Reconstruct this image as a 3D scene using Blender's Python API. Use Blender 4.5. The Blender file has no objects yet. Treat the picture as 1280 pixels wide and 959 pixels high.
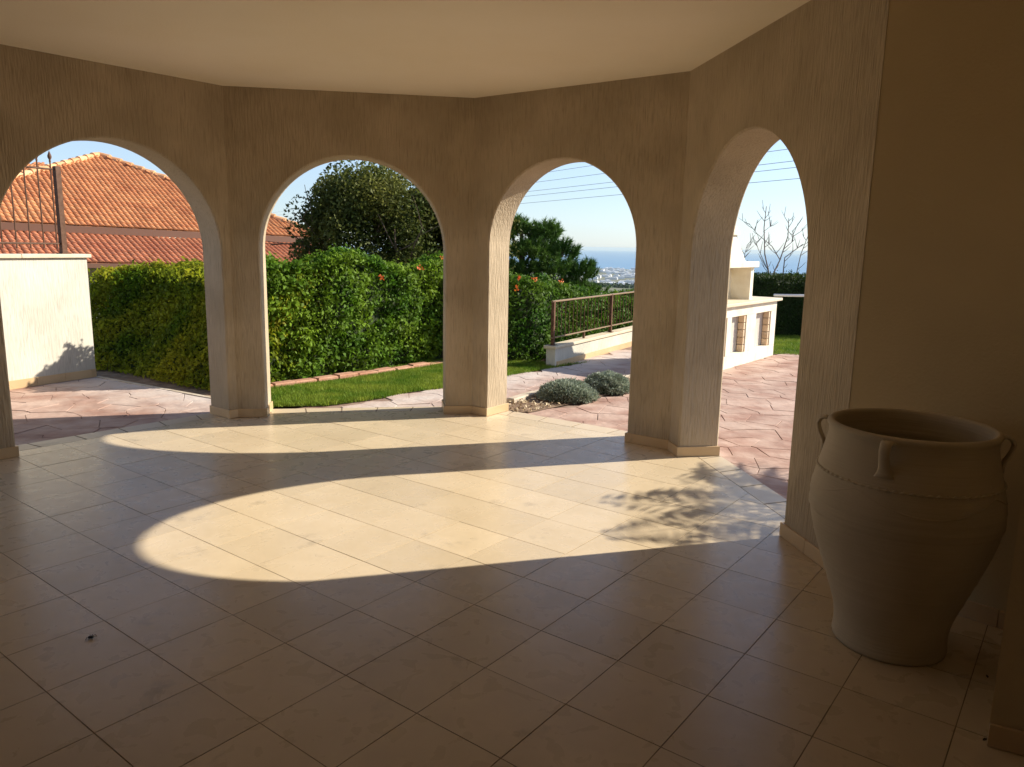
import bpy, math, random
import numpy as np
from mathutils import Vector, Matrix
random.seed(7); rng = np.random.default_rng(11)
S = bpy.context.scene
COL = S.collection

# ------------------------------------------------------------------ camera, sky, sun, exposure
HC = 1.6573
cam = bpy.data.objects.new('camera', bpy.data.cameras.new('camera')); COL.objects.link(cam)
cam.data.sensor_width = 36.0; cam.data.lens = 947.954 / 1280 * 36.0
cam.data.clip_start = 0.05; cam.data.clip_end = 120000
cam.matrix_world = Matrix(((0.99983, -0.01834, 0.0, 0.0), (0.00333, 0.17870, -0.98390, 0.0), (0.01834, 0.98372, 0.17873, HC), (0, 0, 0, 1)))
pp_, rr_ = 0.1797001, 0.01863457
c_, s_ = math.cos(pp_), math.sin(pp_); cr, sr = math.cos(rr_), math.sin(rr_)
right = Vector((cr, sr * s_, sr * c_)); down = Vector((sr, -cr * s_, -cr * c_)); fwd = Vector((0, c_, -s_))
M = Matrix.Identity(4)
for i in range(3):
    M[i][0] = right[i]; M[i][1] = -down[i]; M[i][2] = -fwd[i]
M[0][3], M[1][3], M[2][3] = 0, 0, HC
cam.matrix_world = M
S.camera = cam
S.render.engine = 'CYCLES'
S.view_settings.view_transform = 'Standard'; S.view_settings.look = 'None'
S.view_settings.exposure = 0.76; S.view_settings.gamma = 1.0
S.cycles.max_bounces = 8; S.cycles.diffuse_bounces = 5; S.cycles.transparent_max_bounces = 8
S.cycles.use_denoising = True

SUN_AZ, SUN_EL = math.radians(15.5), math.radians(31.0)
W = bpy.data.worlds.new('World'); S.world = W; W.use_nodes = True
nt = W.node_tree; bg = nt.nodes['Background']
sky = nt.nodes.new('ShaderNodeTexSky'); sky.sky_type = 'NISHITA'; sky.sun_disc = False
sky.sun_elevation = SUN_EL; sky.sun_rotation = math.pi / 2 - SUN_AZ
sky.altitude = 120; sky.air_density = 1.0; sky.dust_density = 0.3; sky.ozone_density = 2.5
tint = nt.nodes.new('ShaderNodeVectorMath'); tint.operation = 'MULTIPLY'; tint.inputs[1].default_value = (0.86, 0.97, 1.13)
hs = nt.nodes.new('ShaderNodeHueSaturation'); hs.inputs['Saturation'].default_value = .62
nt.links.new(sky.outputs[0], hs.inputs['Color']); nt.links.new(hs.outputs[0], tint.inputs[0]); nt.links.new(tint.outputs[0], bg.inputs[0]); bg.inputs[1].default_value = 0.095
sl = bpy.data.lights.new('sun', 'SUN'); sl.energy = 4.9; sl.angle = math.radians(0.6); sl.color = (1.0, 0.915, 0.76)
so = bpy.data.objects.new('sun', sl); COL.objects.link(so)
sd = Vector((math.cos(SUN_EL) * math.cos(SUN_AZ), math.cos(SUN_EL) * math.sin(SUN_AZ), math.sin(SUN_EL)))
so.rotation_euler = sd.to_track_quat('Z', 'Y').to_euler(); so.location = (12, 4, 12)

# ------------------------------------------------------------------ helpers
def mat(name, col, rough=0.7, col2=None, scale=4.0, detail=4.0, bump=0.0, bscale=40.0, bvec=None, spec=0.5,
        obj_rand=0.0, island=0.0, trans=0.0, vec=None, ramp=(0.35, 0.65), metallic=0.0, bdist=0.01, coat=0.0):
    m = bpy.data.materials.new(name); m.use_nodes = True
    n = m.node_tree.nodes; l = m.node_tree.links; b = n['Principled BSDF']
    b.inputs['Roughness'].default_value = rough; b.inputs['Metallic'].default_value = metallic
    b.inputs['Specular IOR Level'].default_value = spec; b.inputs['Coat Weight'].default_value = coat
    geo = n.new('ShaderNodeNewGeometry')
    pos = geo.outputs['Position']
    def mapped(sc3):
        mp = n.new('ShaderNodeMapping'); mp.inputs['Scale'].default_value = sc3; l.new(pos, mp.inputs[0]); return mp.outputs[0]
    src = None
    if col2:
        tx = n.new('ShaderNodeTexNoise'); tx.inputs['Scale'].default_value = scale; tx.inputs['Detail'].default_value = detail
        l.new(mapped(vec or (1, 1, 1)), tx.inputs['Vector'])
        rp = n.new('ShaderNodeValToRGB'); rp.color_ramp.elements[0].position, rp.color_ramp.elements[1].position = ramp
        rp.color_ramp.elements[0].color = (*col, 1); rp.color_ramp.elements[1].color = (*col2, 1)
        l.new(tx.outputs['Fac'], rp.inputs[0]); src = rp.outputs[0]
    else:
        rgb = n.new('ShaderNodeRGB'); rgb.outputs[0].default_value = (*col, 1); src = rgb.outputs[0]
    for amt, kind in ((obj_rand, 0), (island, 1)):
        if amt:
            o = n.new('ShaderNodeObjectInfo').outputs['Random'] if kind == 0 else geo.outputs['Random Per Island']
            mr = n.new('ShaderNodeMapRange'); mr.inputs['To Min'].default_value = 1 - amt; mr.inputs['To Max'].default_value = 1 + amt
            l.new(o, mr.inputs[0]); vm = n.new('ShaderNodeVectorMath'); vm.operation = 'SCALE'
            l.new(src, vm.inputs[0]); l.new(mr.outputs[0], vm.inputs['Scale']); src = vm.outputs[0]
    l.new(src, b.inputs['Base Color'])
    if bump:
        t2 = n.new('ShaderNodeTexNoise'); t2.inputs['Scale'].default_value = bscale; t2.inputs['Detail'].default_value = 5
        l.new(mapped(bvec or (1, 1, 1)), t2.inputs['Vector'])
        bp = n.new('ShaderNodeBump'); bp.inputs['Strength'].default_value = bump; bp.inputs['Distance'].default_value = bdist
        l.new(t2.outputs['Fac'], bp.inputs['Height']); l.new(bp.outputs[0], b.inputs['Normal'])
    if trans:
        tr = n.new('ShaderNodeBsdfTranslucent'); l.new(src, tr.inputs[0])
        mx = n.new('ShaderNodeMixShader'); mx.inputs[0].default_value = trans
        l.new(b.outputs[0], mx.inputs[1]); l.new(tr.outputs[0], mx.inputs[2]); l.new(mx.outputs[0], n['Material Output'].inputs[0])
    m['src'] = 1
    return m

def link(o, parent=None):
    COL.objects.link(o)
    if parent is not None: o.parent = parent
    return o
def mesh(name, verts, faces, m, parent=None, smooth=False):
    me = bpy.data.meshes.new(name)
    V = np.asarray(verts, dtype=np.float32)
    if isinstance(faces, np.ndarray):
        k = faces.shape[1]; nf = len(faces)
        me.vertices.add(len(V)); me.vertices.foreach_set('co', V.ravel())
        me.loops.add(nf * k); me.loops.foreach_set('vertex_index', faces.astype(np.int32).ravel())
        me.polygons.add(nf); me.polygons.foreach_set('loop_start', np.arange(0, nf * k, k, dtype=np.int32))
        me.update(calc_edges=True)
    else:
        me.from_pydata([tuple(map(float, v)) for v in V], [], faces)
    if smooth: me.polygons.foreach_set('use_smooth', [True] * len(me.polygons))
    me.materials.append(m)
    return link(bpy.data.objects.new(name, me), parent)
def empty(name, loc=(0, 0, 0), parent=None):
    o = bpy.data.objects.new(name, None); o.location = loc; o.empty_display_size = .1
    return link(o, parent)
def tag(o, label=None, cat=None, group=None, kind=None):
    for k, v in (('label', label), ('category', cat), ('group', group), ('kind', kind)):
        if v: o[k] = v
    return o
class MB:
    def __init__(s): s.v = []; s.f = []
    def add(s, v, f):
        b = len(s.v); s.v += [tuple(map(float, q)) for q in v]; s.f += [tuple(i + b for i in q) for q in f]; return s
    def box(s, c, size, rz=0.0, ch=0.0):
        x, y, z = [q / 2 for q in size]; R = Matrix.Rotation(rz, 3, 'Z'); c = Vector(c); ch = min(ch, x * .6, y * .6, z * .6)
        if ch <= 0:
            v = [Vector((a, b, d)) for d in (-z, z) for a, b in ((-x, -y), (x, -y), (x, y), (-x, y))]
            f = [(3, 2, 1, 0), (4, 5, 6, 7)] + [(i, (i + 1) % 4, 4 + (i + 1) % 4, 4 + i) for i in range(4)]
        else:
            v = []; lev = [(-z, ch), (-z + ch, 0), (z - ch, 0), (z, ch)]
            for d, e in lev:
                for a, b in ((-x, -y), (x, -y), (x, y), (-x, y)):
                    sa, sb = math.copysign(1, a), math.copysign(1, b)
                    v.append(Vector((a - sa * e, b - sb * e, d)))
            f = [(3, 2, 1, 0), (12, 13, 14, 15)]
            for k in range(3): f += [(4 * k + i, 4 * k + (i + 1) % 4, 4 * k + 4 + (i + 1) % 4, 4 * k + 4 + i) for i in range(4)]
        return s.add([R @ q + c for q in v], f)
    def prism(s, poly, z0, z1, ch=0.0):
        n = len(poly); P = [Vector(p) for p in poly]
        area = sum(P[i].x * P[(i + 1) % n].y - P[(i + 1) % n].x * P[i].y for i in range(n))
        if area < 0: P = P[::-1]
        c = sum(P, Vector((0, 0))) / n
        if ch:
            T = []
            for p in P:
                d = c - p; T.append(p + d.normalized() * min(ch, d.length * .3))
            v = [(p.x, p.y, z0) for p in P] + [(p.x, p.y, z1 - ch) for p in P] + [(p.x, p.y, z1) for p in T]; L = 3
        else: v = [(p.x, p.y, z0) for p in P] + [(p.x, p.y, z1) for p in P]; L = 2
        f = [tuple(range(n))[::-1], tuple(range((L - 1) * n, L * n))]
        for k in range(L - 1): f += [(k * n + i, k * n + (i + 1) % n, (k + 1) * n + (i + 1) % n, (k + 1) * n + i) for i in range(n)]
        return s.add(v, f)
    def tube(s, pts, rad, n=8, caps=True):
        pts = [Vector(p) for p in pts]; rad = rad if hasattr(rad, '__len__') else [rad] * len(pts)
        v = []; f = []
        d0 = (pts[1] - pts[0]).normalized(); a = d0.orthogonal().normalized()
        for i, p in enumerate(pts):
            d = (pts[min(i + 1, len(pts) - 1)] - pts[max(i - 1, 0)]).normalized()
            a = (a - d * a.dot(d)).normalized(); b = d.cross(a)
            v += [p + (a * math.cos(t) + b * math.sin(t)) * rad[i] for t in [2 * math.pi * k / n for k in range(n)]]
        for i in range(len(pts) - 1):
            f += [(i * n + k, i * n + (k + 1) % n, (i + 1) * n + (k + 1) % n, (i + 1) * n + k) for k in range(n)]
        if caps: f += [tuple(range(n))[::-1], tuple(range((len(pts) - 1) * n, len(pts) * n))]
        return s.add(v, f)
    def lathe(s, prof, c=(0, 0, 0), n=32):
        v = []; f = []
        for r, z in prof: v += [(c[0] + r * math.cos(2 * math.pi * k / n), c[1] + r * math.sin(2 * math.pi * k / n), c[2] + z) for k in range(n)]
        for i in range(len(prof) - 1): f += [(i * n + k, i * n + (k + 1) % n, (i + 1) * n + (k + 1) % n, (i + 1) * n + k) for k in range(n)]
        return s.add(v, f)
    def build(s, name, m, parent=None, smooth=False): return mesh(name, s.v, s.f, m, parent, smooth)

def wob(P, seed, freq, octs=3):
    """cheap smooth noise in about -1..1 at the points P"""
    r = np.random.default_rng(seed); out = np.zeros(len(P)); amp = 1.0; tot = 0
    for o in range(octs):
        for _ in range(4):
            k = r.normal(size=3) * freq; ph = r.uniform(0, 6.28); out += amp * np.sin(P @ k + ph) / 4 * 1.6
        tot += amp; amp *= .55; freq *= 2.1
    return out / tot

def leaf_cards(P, N, size, asp=0.5, fold=0.25, spread=1.0, seed=0, jit=.35):
    """one folded four-cornered leaf per point"""
    r = np.random.default_rng(seed); n = len(P)
    D = r.normal(size=(n, 3)) * spread + N; D /= np.linalg.norm(D, axis=1)[:, None]
    T = np.cross(D, r.normal(size=(n, 3))); T /= np.linalg.norm(T, axis=1)[:, None]
    U = np.cross(D, T); L = size * (1 + jit * r.uniform(-1, 1, n))[:, None]
    v = np.stack([P - T * L * .5, P + U * L * asp * .5 + D * L * fold * .3, P + T * L * .5 - D * L * fold * .2, P - U * L * asp * .5 + D * L * fold * .3], 1).reshape(-1, 3)
    return v, np.arange(4 * n).reshape(-1, 4)

# ------------------------------------------------------------------ materials
def rgb(r, g, b): return tuple(((c / 255) / 12.92 if c / 255 < .04045 else ((c / 255 + .055) / 1.055) ** 2.4) for c in (r, g, b))
PLASTER = mat('combed_plaster', (0.42, 0.335, 0.232), .9, (0.51, 0.41, 0.29), 2.2, bump=.8, bscale=1.0, bvec=(72, 72, 7.5), bdist=.016, spec=.2)
def groove_shade(m, lo=.81):
    # dark streaks: the self-shade of the combed grooves put into the colour
    n = m.node_tree.nodes; l = m.node_tree.links; b = n['Principled BSDF']
    src = b.inputs['Base Color'].links[0].from_socket
    geo = n.new('ShaderNodeNewGeometry'); mp = n.new('ShaderNodeMapping'); mp.inputs['Scale'].default_value = (95, 95, 6.5); l.new(geo.outputs['Position'], mp.inputs[0])
    t = n.new('ShaderNodeTexNoise'); t.inputs['Scale'].default_value = 1.0; t.inputs['Detail'].default_value = 3; l.new(mp.outputs[0], t.inputs['Vector'])
    mr = n.new('ShaderNodeMapRange'); mr.inputs['From Min'].default_value = .36; mr.inputs['From Max'].default_value = .50
    mr.inputs['To Min'].default_value = lo; mr.inputs['To Max'].default_value = 1.02; l.new(t.outputs['Fac'], mr.inputs[0])
    # uneven comb marks
    tm = n.new('ShaderNodeTexNoise'); tm.inputs['Scale'].default_value = 4.5; tm.inputs['Detail'].default_value = 3; l.new(geo.outputs['Position'], tm.inputs['Vector'])
    mk = n.new('ShaderNodeMapRange'); mk.inputs['From Min'].default_value = .38; mk.inputs['From Max'].default_value = .62; mk.inputs['To Min'].default_value = .25; l.new(tm.outputs['Fac'], mk.inputs[0])
    mf = n.new('ShaderNodeMix'); l.new(mk.outputs[0], mf.inputs[0]); mf.inputs[2].default_value = .97; l.new(mr.outputs[0], mf.inputs[3])
    vm = n.new('ShaderNodeVectorMath'); vm.operation = 'SCALE'; l.new(src, vm.inputs[0]); l.new(mf.outputs[0], vm.inputs['Scale']); l.new(vm.outputs[0], b.inputs['Base Color'])
groove_shade(PLASTER)
WHITEPL = mat('white_combed_plaster', (0.56, 0.53, 0.455), .9, (0.66, 0.63, 0.55), 2.0, bump=.5, bscale=1.0, bvec=(40, 40, 6.0), bdist=.010, spec=.2); groove_shade(WHITEPL, .80)
SMOOTH = mat('smooth_wall_paint', (0.55, 0.43, 0.255), .75, (0.60, 0.475, 0.285), 1.6, bump=.2, bscale=70, spec=.3)
CEIL = mat('ceiling_paint', (0.84, 0.73, 0.565), .85, (0.87, 0.765, 0.61), 1.3, bump=.15, bscale=60, spec=.2)
def tile_mat(name, c1, c2, c3, rough):
    m = mat(name, c1, rough, c2, 2.6, 6, bump=.06, bscale=14, obj_rand=.075, spec=.38, ramp=(.3, .7))
    n = m.node_tree.nodes; l = m.node_tree.links; b = n['Principled BSDF']; src = b.inputs['Base Color'].links[0].from_socket
    geo = n.new('ShaderNodeNewGeometry'); t = n.new('ShaderNodeTexNoise'); t.inputs['Scale'].default_value = 9; t.inputs['Detail'].default_value = 8; t.inputs['Distortion'].default_value = .6
    l.new(geo.outputs['Position'], t.inputs['Vector'])
    rp = n.new('ShaderNodeValToRGB'); rp.color_ramp.elements[0].position = .5; rp.color_ramp.elements[1].position = .72
    rp.color_ramp.elements[0].color = (0, 0, 0, 1); rp.color_ramp.elements[1].color = (.3, .3, .3, 1); l.new(t.outputs['Fac'], rp.inputs[0])
    mx = n.new('ShaderNodeMix'); mx.data_type = 'RGBA'; l.new(rp.outputs[0], mx.inputs[0]); l.new(src, mx.inputs[6]); mx.inputs[7].default_value = (*c3, 1)
    # scuffs and grime: sparse dark smudges
    t2 = n.new('ShaderNodeTexNoise'); t2.inputs['Scale'].default_value = 3.3; t2.inputs['Detail'].default_value = 9; t2.inputs['Roughness'].default_value = .65
    l.new(geo.outputs['Position'], t2.inputs['Vector'])
    r2 = n.new('ShaderNodeMapRange'); r2.inputs['From Min'].default_value = .60; r2.inputs['From Max'].default_value = .74; r2.inputs['To Min'].default_value = 1; r2.inputs['To Max'].default_value = .68
    l.new(t2.outputs['Fac'], r2.inputs[0]); vm = n.new('ShaderNodeVectorMath'); vm.operation = 'SCALE'; l.new(mx.outputs[2], vm.inputs[0]); l.new(r2.outputs[0], vm.inputs['Scale'])
    l.new(vm.outputs[0], b.inputs['Base Color'])
    r3 = n.new('ShaderNodeMapRange'); r3.inputs['To Min'].default_value = rough - .08; r3.inputs['To Max'].default_value = rough + .12; l.new(t.outputs['Fac'], r3.inputs[0]); l.new(r3.outputs[0], b.inputs['Roughness'])
    return m
TILE = tile_mat('floor_tile_glaze', (0.59, 0.475, 0.32), (0.65, 0.53, 0.37), (0.55, 0.435, 0.28), .27)
EDGE = tile_mat('edge_tile_glaze', (0.58, 0.47, 0.33), (0.62, 0.51, 0.37), (0.55, 0.44, 0.3), .38)
SKIRT = tile_mat('skirting_glaze', (0.58, 0.41, 0.23), (0.63, 0.46, 0.27), (0.55, 0.38, 0.21), .33)
GROUT = mat('grout', (0.15, 0.11, 0.07), .9, (0.30, 0.23, 0.155), 5)
def flag_mat(name, line, width, seed):
    """reddish stamped concrete, chalky white along one line on the ground"""
    m = mat(name, (0.33, 0.19, 0.145), .75, (0.50, 0.36, 0.295), 2.6, 9, bump=1.0, bscale=6, obj_rand=.06, spec=.35, bdist=.02)
    n = m.node_tree.nodes; l = m.node_tree.links; b = n['Principled BSDF']; src = b.inputs['Base Color'].links[0].from_socket
    (ax, ay), (bx, by) = line; L = math.hypot(bx - ax, by - ay); nx, ny = -(by - ay) / L, (bx - ax) / L
    geo = n.new('ShaderNodeNewGeometry'); dot = n.new('ShaderNodeVectorMath'); dot.operation = 'DOT_PRODUCT'
    l.new(geo.outputs['Position'], dot.inputs[0]); dot.inputs[1].default_value = (nx, ny, 0)
    t = n.new('ShaderNodeTexNoise'); t.inputs['Scale'].default_value = 3.2; t.inputs['Detail'].default_value = 7; l.new(geo.outputs['Position'], t.inputs['Vector'])
    a = n.new('ShaderNodeMath'); a.operation = 'SUBTRACT'; l.new(dot.outputs['Value'], a.inputs[0]); a.inputs[1].default_value = nx * ax + ny * ay
    ab = n.new('ShaderNodeMath'); ab.operation = 'ABSOLUTE'; l.new(a.outputs[0], ab.inputs[0])
    t2 = n.new('ShaderNodeMath'); t2.operation = 'MULTIPLY_ADD'; l.new(t.outputs['Fac'], t2.inputs[0]); t2.inputs[1].default_value = -1.6 * width; l.new(ab.outputs[0], t2.inputs[2])
    mr = n.new('ShaderNodeMapRange'); mr.inputs['From Min'].default_value = -.8 * width; mr.inputs['From Max'].default_value = .35 * width
    mr.inputs['To Min'].default_value = .82; mr.inputs['To Max'].default_value = 0; l.new(t2.outputs[0], mr.inputs[0])
    mx = n.new('ShaderNodeMix'); mx.data_type = 'RGBA'; l.new(mr.outputs[0], mx.inputs[0]); l.new(src, mx.inputs[6]); mx.inputs[7].default_value = (0.60, 0.53, 0.49, 1)
    l.new(mx.outputs[2], b.inputs['Base Color']); return m
FLAG_L = flag_mat('stamped_flag_left', ((-5.1, 9.11), (-3.28, 7.99)), .75, 1)
FLAG_R = flag_mat('stamped_flag_right', ((-1.2, 7.9), (1.14, 11.0)), .62, 2)
JOINT = mat('paving_joint', (0.20, 0.12, 0.09), .9, (0.30, 0.21, 0.165), 8)
SOIL = mat('soil', (0.16, 0.10, 0.06), .95, (0.27, 0.18, 0.115), 9, 6, bump=.8, bscale=30)
KERBSTONE = mat('pale_kerb', (0.45, 0.37, 0.28), .85, (0.58, 0.50, 0.40), 6, bump=.5, bscale=25)
EDGING = mat('terracotta_edging', (0.42, 0.20, 0.12), .85, (0.52, 0.30, 0.20), 7, bump=.6, bscale=28, obj_rand=.12)
CAPSTONE = mat('cream_cap_stone', (0.62, 0.52, 0.37), .7, (0.68, 0.59, 0.45), 5, bump=.2, bscale=30)
IRON = mat('brown_painted_iron', (0.10, 0.048, 0.028), .65, (0.15, 0.08, 0.05), 20, spec=.2)
CLAY = mat('jar_clay', (0.46, 0.385, 0.275), .85, (0.54, 0.455, 0.33), 3.5, 6, bump=.25, bscale=1.0, bvec=(5, 5, 95), spec=.2)
ROOFT = mat('roof_tile_clay', (0.43, 0.15, 0.055), .85, (0.56, 0.24, 0.095), 1.6, 8, bump=.3, bscale=30, island=.13)
ROOFR = mat('lower_roof_tile_clay', (0.37, 0.12, 0.055), .85, (0.46, 0.17, 0.08), 1.6, 8, bump=.3, bscale=30, island=.12)
RIDGE = mat('ridge_tile_clay', (0.62, 0.30, 0.13), .8, (0.72, 0.42, 0.22), 3, island=.15)
FASCIA = mat('brown_fascia', (0.16, 0.075, 0.045), .6)
HOUSEWALL = mat('house_wall_cream', (0.60, 0.52, 0.40), .85)
def leafm(name, a, b, sc=1.3, tr=.38, isl=.38, rough=.6): return mat(name, a, rough, b, sc, 3, island=isl, trans=tr, spec=.18)
LEAF_Y = leafm('hedge_leaf_yellowish', (0.12, 0.20, 0.012), (0.42, 0.40, 0.025), 1.6, tr=.55)
LEAF_G = leafm('hedge_leaf_green', (0.055, 0.14, 0.009), (0.17, 0.27, 0.018), 1.8)
LEAF_B = leafm('hedge_leaf_mixed', (0.045, 0.12, 0.010), (0.12, 0.20, 0.018), 1.7)
LEAF_D = leafm('dark_hedge_leaf', (0.018, 0.04, 0.008), (0.05, 0.08, 0.015), 2)
LEAF_T = leafm('tree_leaf_olive', (0.045, 0.070, 0.012), (0.16, 0.165, 0.035), 1.6, tr=.3, isl=.45)
LEAF_P = leafm('pine_needle', (0.05, 0.12, 0.02), (0.13, 0.22, 0.035), 1.2, tr=.15)
LEAF_S = leafm('silver_leaf', (0.22, 0.27, 0.20), (0.42, 0.47, 0.38), 14, tr=.15, rough=.7)
CORE = mat('hedge_core', (0.02, 0.035, 0.008), .95, (0.035, 0.05, 0.014), 8)  # near-black green: the inner shade of hedges and bushes put into colour
TWIG = mat('twig_bark', (0.10, 0.065, 0.04), .9, (0.17, 0.12, 0.08), 12)
BARE = mat('bare_branch_bark', (0.16, 0.12, 0.10), .9, (0.26, 0.20, 0.17), 12)
ORANGE = mat('orange_petal', (0.75, 0.16, 0.03), .6, island=.25, trans=.3)
PINK = mat('magenta_petal', (0.30, 0.015, 0.07), .6, island=.3, trans=.3)
GRASS = leafm('grass_blade', (0.11, 0.21, 0.015), (0.27, 0.34, 0.04), 2.6, tr=.3, isl=.35)
TURF = mat('turf_soil', (0.05, 0.075, 0.015), .95, (0.09, 0.11, 0.03), 10)
DRY = mat('dry_leaf', (0.42, 0.31, 0.18), .8, (0.62, 0.52, 0.36), 9, island=.3)
WHITEM = mat('grill_plaster', (0.70, 0.63, 0.49), .8, (0.82, 0.77, 0.65), 5, bump=.15, bscale=30)
GBRICK = mat('fire_brick', (0.62, 0.44, 0.27), .85, (0.70, 0.55, 0.38), 9, bump=.4, bscale=40, obj_rand=.15)
BOARD = mat('grey_niche_board', (0.46, 0.41, 0.36), .8, (0.58, 0.53, 0.47), 1.0, vec=(25, 25, 2), bump=.4, bscale=20)
PIPE = mat('white_pipe', (0.72, 0.72, 0.72), .4)
SEA = mat('sea_water', (0.075, 0.20, 0.36), .35, (0.09, 0.23, 0.39), .002, spec=.3)
LAND = mat('far_land', (0.09, 0.10, 0.055), .95, (0.17, 0.17, 0.10), .012, 6)
WOODS = mat('far_woodland', (0.035, 0.065, 0.03), .95, (0.07, 0.10, 0.05), .02, 4, island=.3)
TOWN = mat('town_render_white', (0.72, 0.72, 0.74), .8, obj_rand=.22)
CABLE = mat('cable_grey', (0.20, 0.22, 0.26), .6)

# ------------------------------------------------------------------ plan of the octagonal veranda
C0 = Vector((-4.021, 5.301)); C1 = Vector((-2.605, 7.05)); C2 = Vector((-0.395, 7.40)); C3 = Vector((1.325, 6.155)); C5 = Vector((1.692, 3.73))
CM = Vector((-3.79, 3.06)); TH = 0.34
CHAIN = [CM, C0, C1, C2, C3, C5]
def outn(a, b):
    u = (b - a).normalized(); return Vector((-u.y, u.x))
def isect(p, d, q, e):
    t = ((q.x - p.x) * e.y - (q.y - p.y) * e.x) / (d.x * e.y - d.y * e.x); return p + d * t
def offset_chain(off):
    out = []
    for i, c in enumerate(CHAIN):
        if i == 0: out.append(c + outn(c, CHAIN[1]) * off)
        elif i == len(CHAIN) - 1: out.append(c + outn(CHAIN[i - 1], c) * off)
        else:
            n1, n2 = outn(CHAIN[i - 1], c), outn(c, CHAIN[i + 1])
            out.append(isect(c + n1 * off, c - CHAIN[i - 1], c + n2 * off, CHAIN[i + 1] - c))
    return out
OUT = offset_chain(TH); CEILZ = 3.0
ver = empty('veranda', (-1.2, 3.0, 0)); ver.matrix_world.translation = (0, 0, 0); ver.location = (0, 0, 0)
tag(ver, 'octagonal covered veranda of brown combed plaster with a row of round arches', 'building')
ARCH = [(.38, 1.90, 1.60), (.385, 2.165, 1.55), (.257, 1.970, 1.585), (.185, 1.725, 1.64), (.208, 1.925, 1.56)]
panels = []
for i in range(5):
    A, B = CHAIN[i], CHAIN[i + 1]; Ao, Bo = OUT[i], OUT[i + 1]; s0, s1, zs = ARCH[i]
    u = (B - A).normalized(); n = outn(A, B); L = (B - A).length; r = (s1 - s0) / 2; cc = (s0 + s1) / 2; K = 48
    mb = MB(); ch = .012
    def ring(off, grow):
        pts = [(s0 - grow, -.04), (s0 - grow, zs * .33), (s0 - grow, zs * .66)]
        pts += [(cc - (r + grow) * math.cos(math.pi * k / K), zs + (r + grow) * math.sin(math.pi * k / K)) for k in range(K + 1)]
        pts += [(s1 + grow, zs * .66), (s1 + grow, zs * .33), (s1 + grow, -.04)]
        return [Vector((*(A + u * s + n * off), z)) for s, z in pts]
    # reveal with a slightly softened arris
    rings = [ring(0, ch), ring(ch, 0), ring(TH / 2, 0), ring(TH - ch, 0), ring(TH, ch)]
    m_ = len(rings[0]); v = [p for R_ in rings for p in R_]; f = []
    for k in range(4): f += [(k * m_ + j, k * m_ + j + 1, (k + 1) * m_ + j + 1, (k + 1) * m_ + j) for j in range(m_ - 1)]
    mb.add(v, f)
    for off, flip in ((0, False), (TH, True)):
        sa = (Ao - A - n * TH).dot(u) if off else 0.0; sb = (Bo - A - n * TH).dot(u) if off else L
        R_ = ring(off, ch); top = CEILZ + (.0 if not off else .0)
        P3 = lambda s, z: Vector((*(A + u * s + n * off), z))
        fs = []; vs = []
        def q(*p):
            b = len(vs); vs.extend(p); fs.append(tuple(range(b, b + 4)) if flip else tuple(range(b, b + 4))[::-1])
        q(P3(sa, -.04), P3(s0 - ch, -.04), P3(s0 - ch, top), P3(sa, top))
        q(P3(s1 + ch, -.04), P3(sb, -.04), P3(sb, top), P3(s1 + ch, top))
        for k in range(3, 3 + K):
            a, b = R_[k], R_[k + 1]; q(a, b, Vector((b.x, b.y, top)), Vector((a.x, a.y, top)))
        mb.add(vs, fs)
    panels.append(mb.build('arched_wall', PLASTER, ver))
# end caps so the wall has no open side
for P, Q in ((CM, OUT[0]), (C5, OUT[5])): MB().add([(P.x, P.y, -.04), (Q.x, Q.y, -.04), (Q.x, Q.y, CEILZ), (P.x, P.y, CEILZ)], [(0, 1, 2, 3)]).build('wall_end', PLASTER, ver)
# smooth painted house walls
def wallseg(a, b, th, side=1, z1=CEILZ, m=SMOOTH, name='house_wall'):
    a, b = Vector(a), Vector(b); n = outn(a, b) * side * th
    return MB().prism([a, b, b + n, a + n], -.04, z1).build(name, m, ver)
wallseg(C5 + Vector((.002, .001)), (3.02, 2.35), .15, 1)
mbp = MB().prism([(1.655, 2.35), (2.85, 1.72), (2.85, 2.88)], -.04, CEILZ); mbp.build('wall_pier', SMOOTH, ver)
wallseg((2.70, 1.95), (2.70, -2.5), .2, 1)
wallseg((2.9, -2.5), (-4.0, -2.5), .2, 1)
wallseg((-3.79, -2.5), (-3.79, 3.06), .25, 1)
OR = offset_chain(.42)
roof = [(-4.25, -2.8), OR[0], OR[1], OR[2], OR[3], OR[4], OR[5], (3.3, 3.4), (3.3, -2.8)]
MB().prism(roof, CEILZ, 3.27).build('ceiling_slab', CEIL, ver)

# skirting tiles round every pier
def skirting(path, parent, h=.082, t=.013):
    path = [Vector(p) for p in path]
    for a, b in zip(path, path[1:]):
        L = (b - a).length; d = (b - a).normalized(); rt = Vector((d.y, -d.x)); k = max(1, math.ceil(L / .40)); w = L / k
        for j in range(k):
            e0 = t if j == 0 else -.0015; e1 = t if j == k - 1 else -.0015
            if a is path[0]: e0 = 0 if j == 0 else e0
            c = a + d * (w * (j + .5) + (e1 - e0) / 2) + rt * (t / 2)
            MB().box((c.x, c.y, h / 2 + .0005), (w + e0 + e1 - .0005 * (j + 1), t, h + random.uniform(-.0012, .0012)), math.atan2(d.y, d.x), .003).build('skirting_tile', SKIRT, parent)
for i in range(5):
    A, B = CHAIN[i], CHAIN[i + 1]; u = (B - A).normalized(); n = outn(A, B); s0, s1, zs = ARCH[i]
    p1 = A + u * s1; path = [p1 + n * (TH - .004), p1]
    if i < 4:
        Cn = CHAIN[i + 2]; u2 = (Cn - B).normalized(); n2 = outn(B, Cn); p3 = B + u2 * ARCH[i + 1][0]
        skirting(path + [B, p3, p3 + n2 * (TH - .004)], panels[i])
    else: skirting(path + [C5], panels[i])
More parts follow.
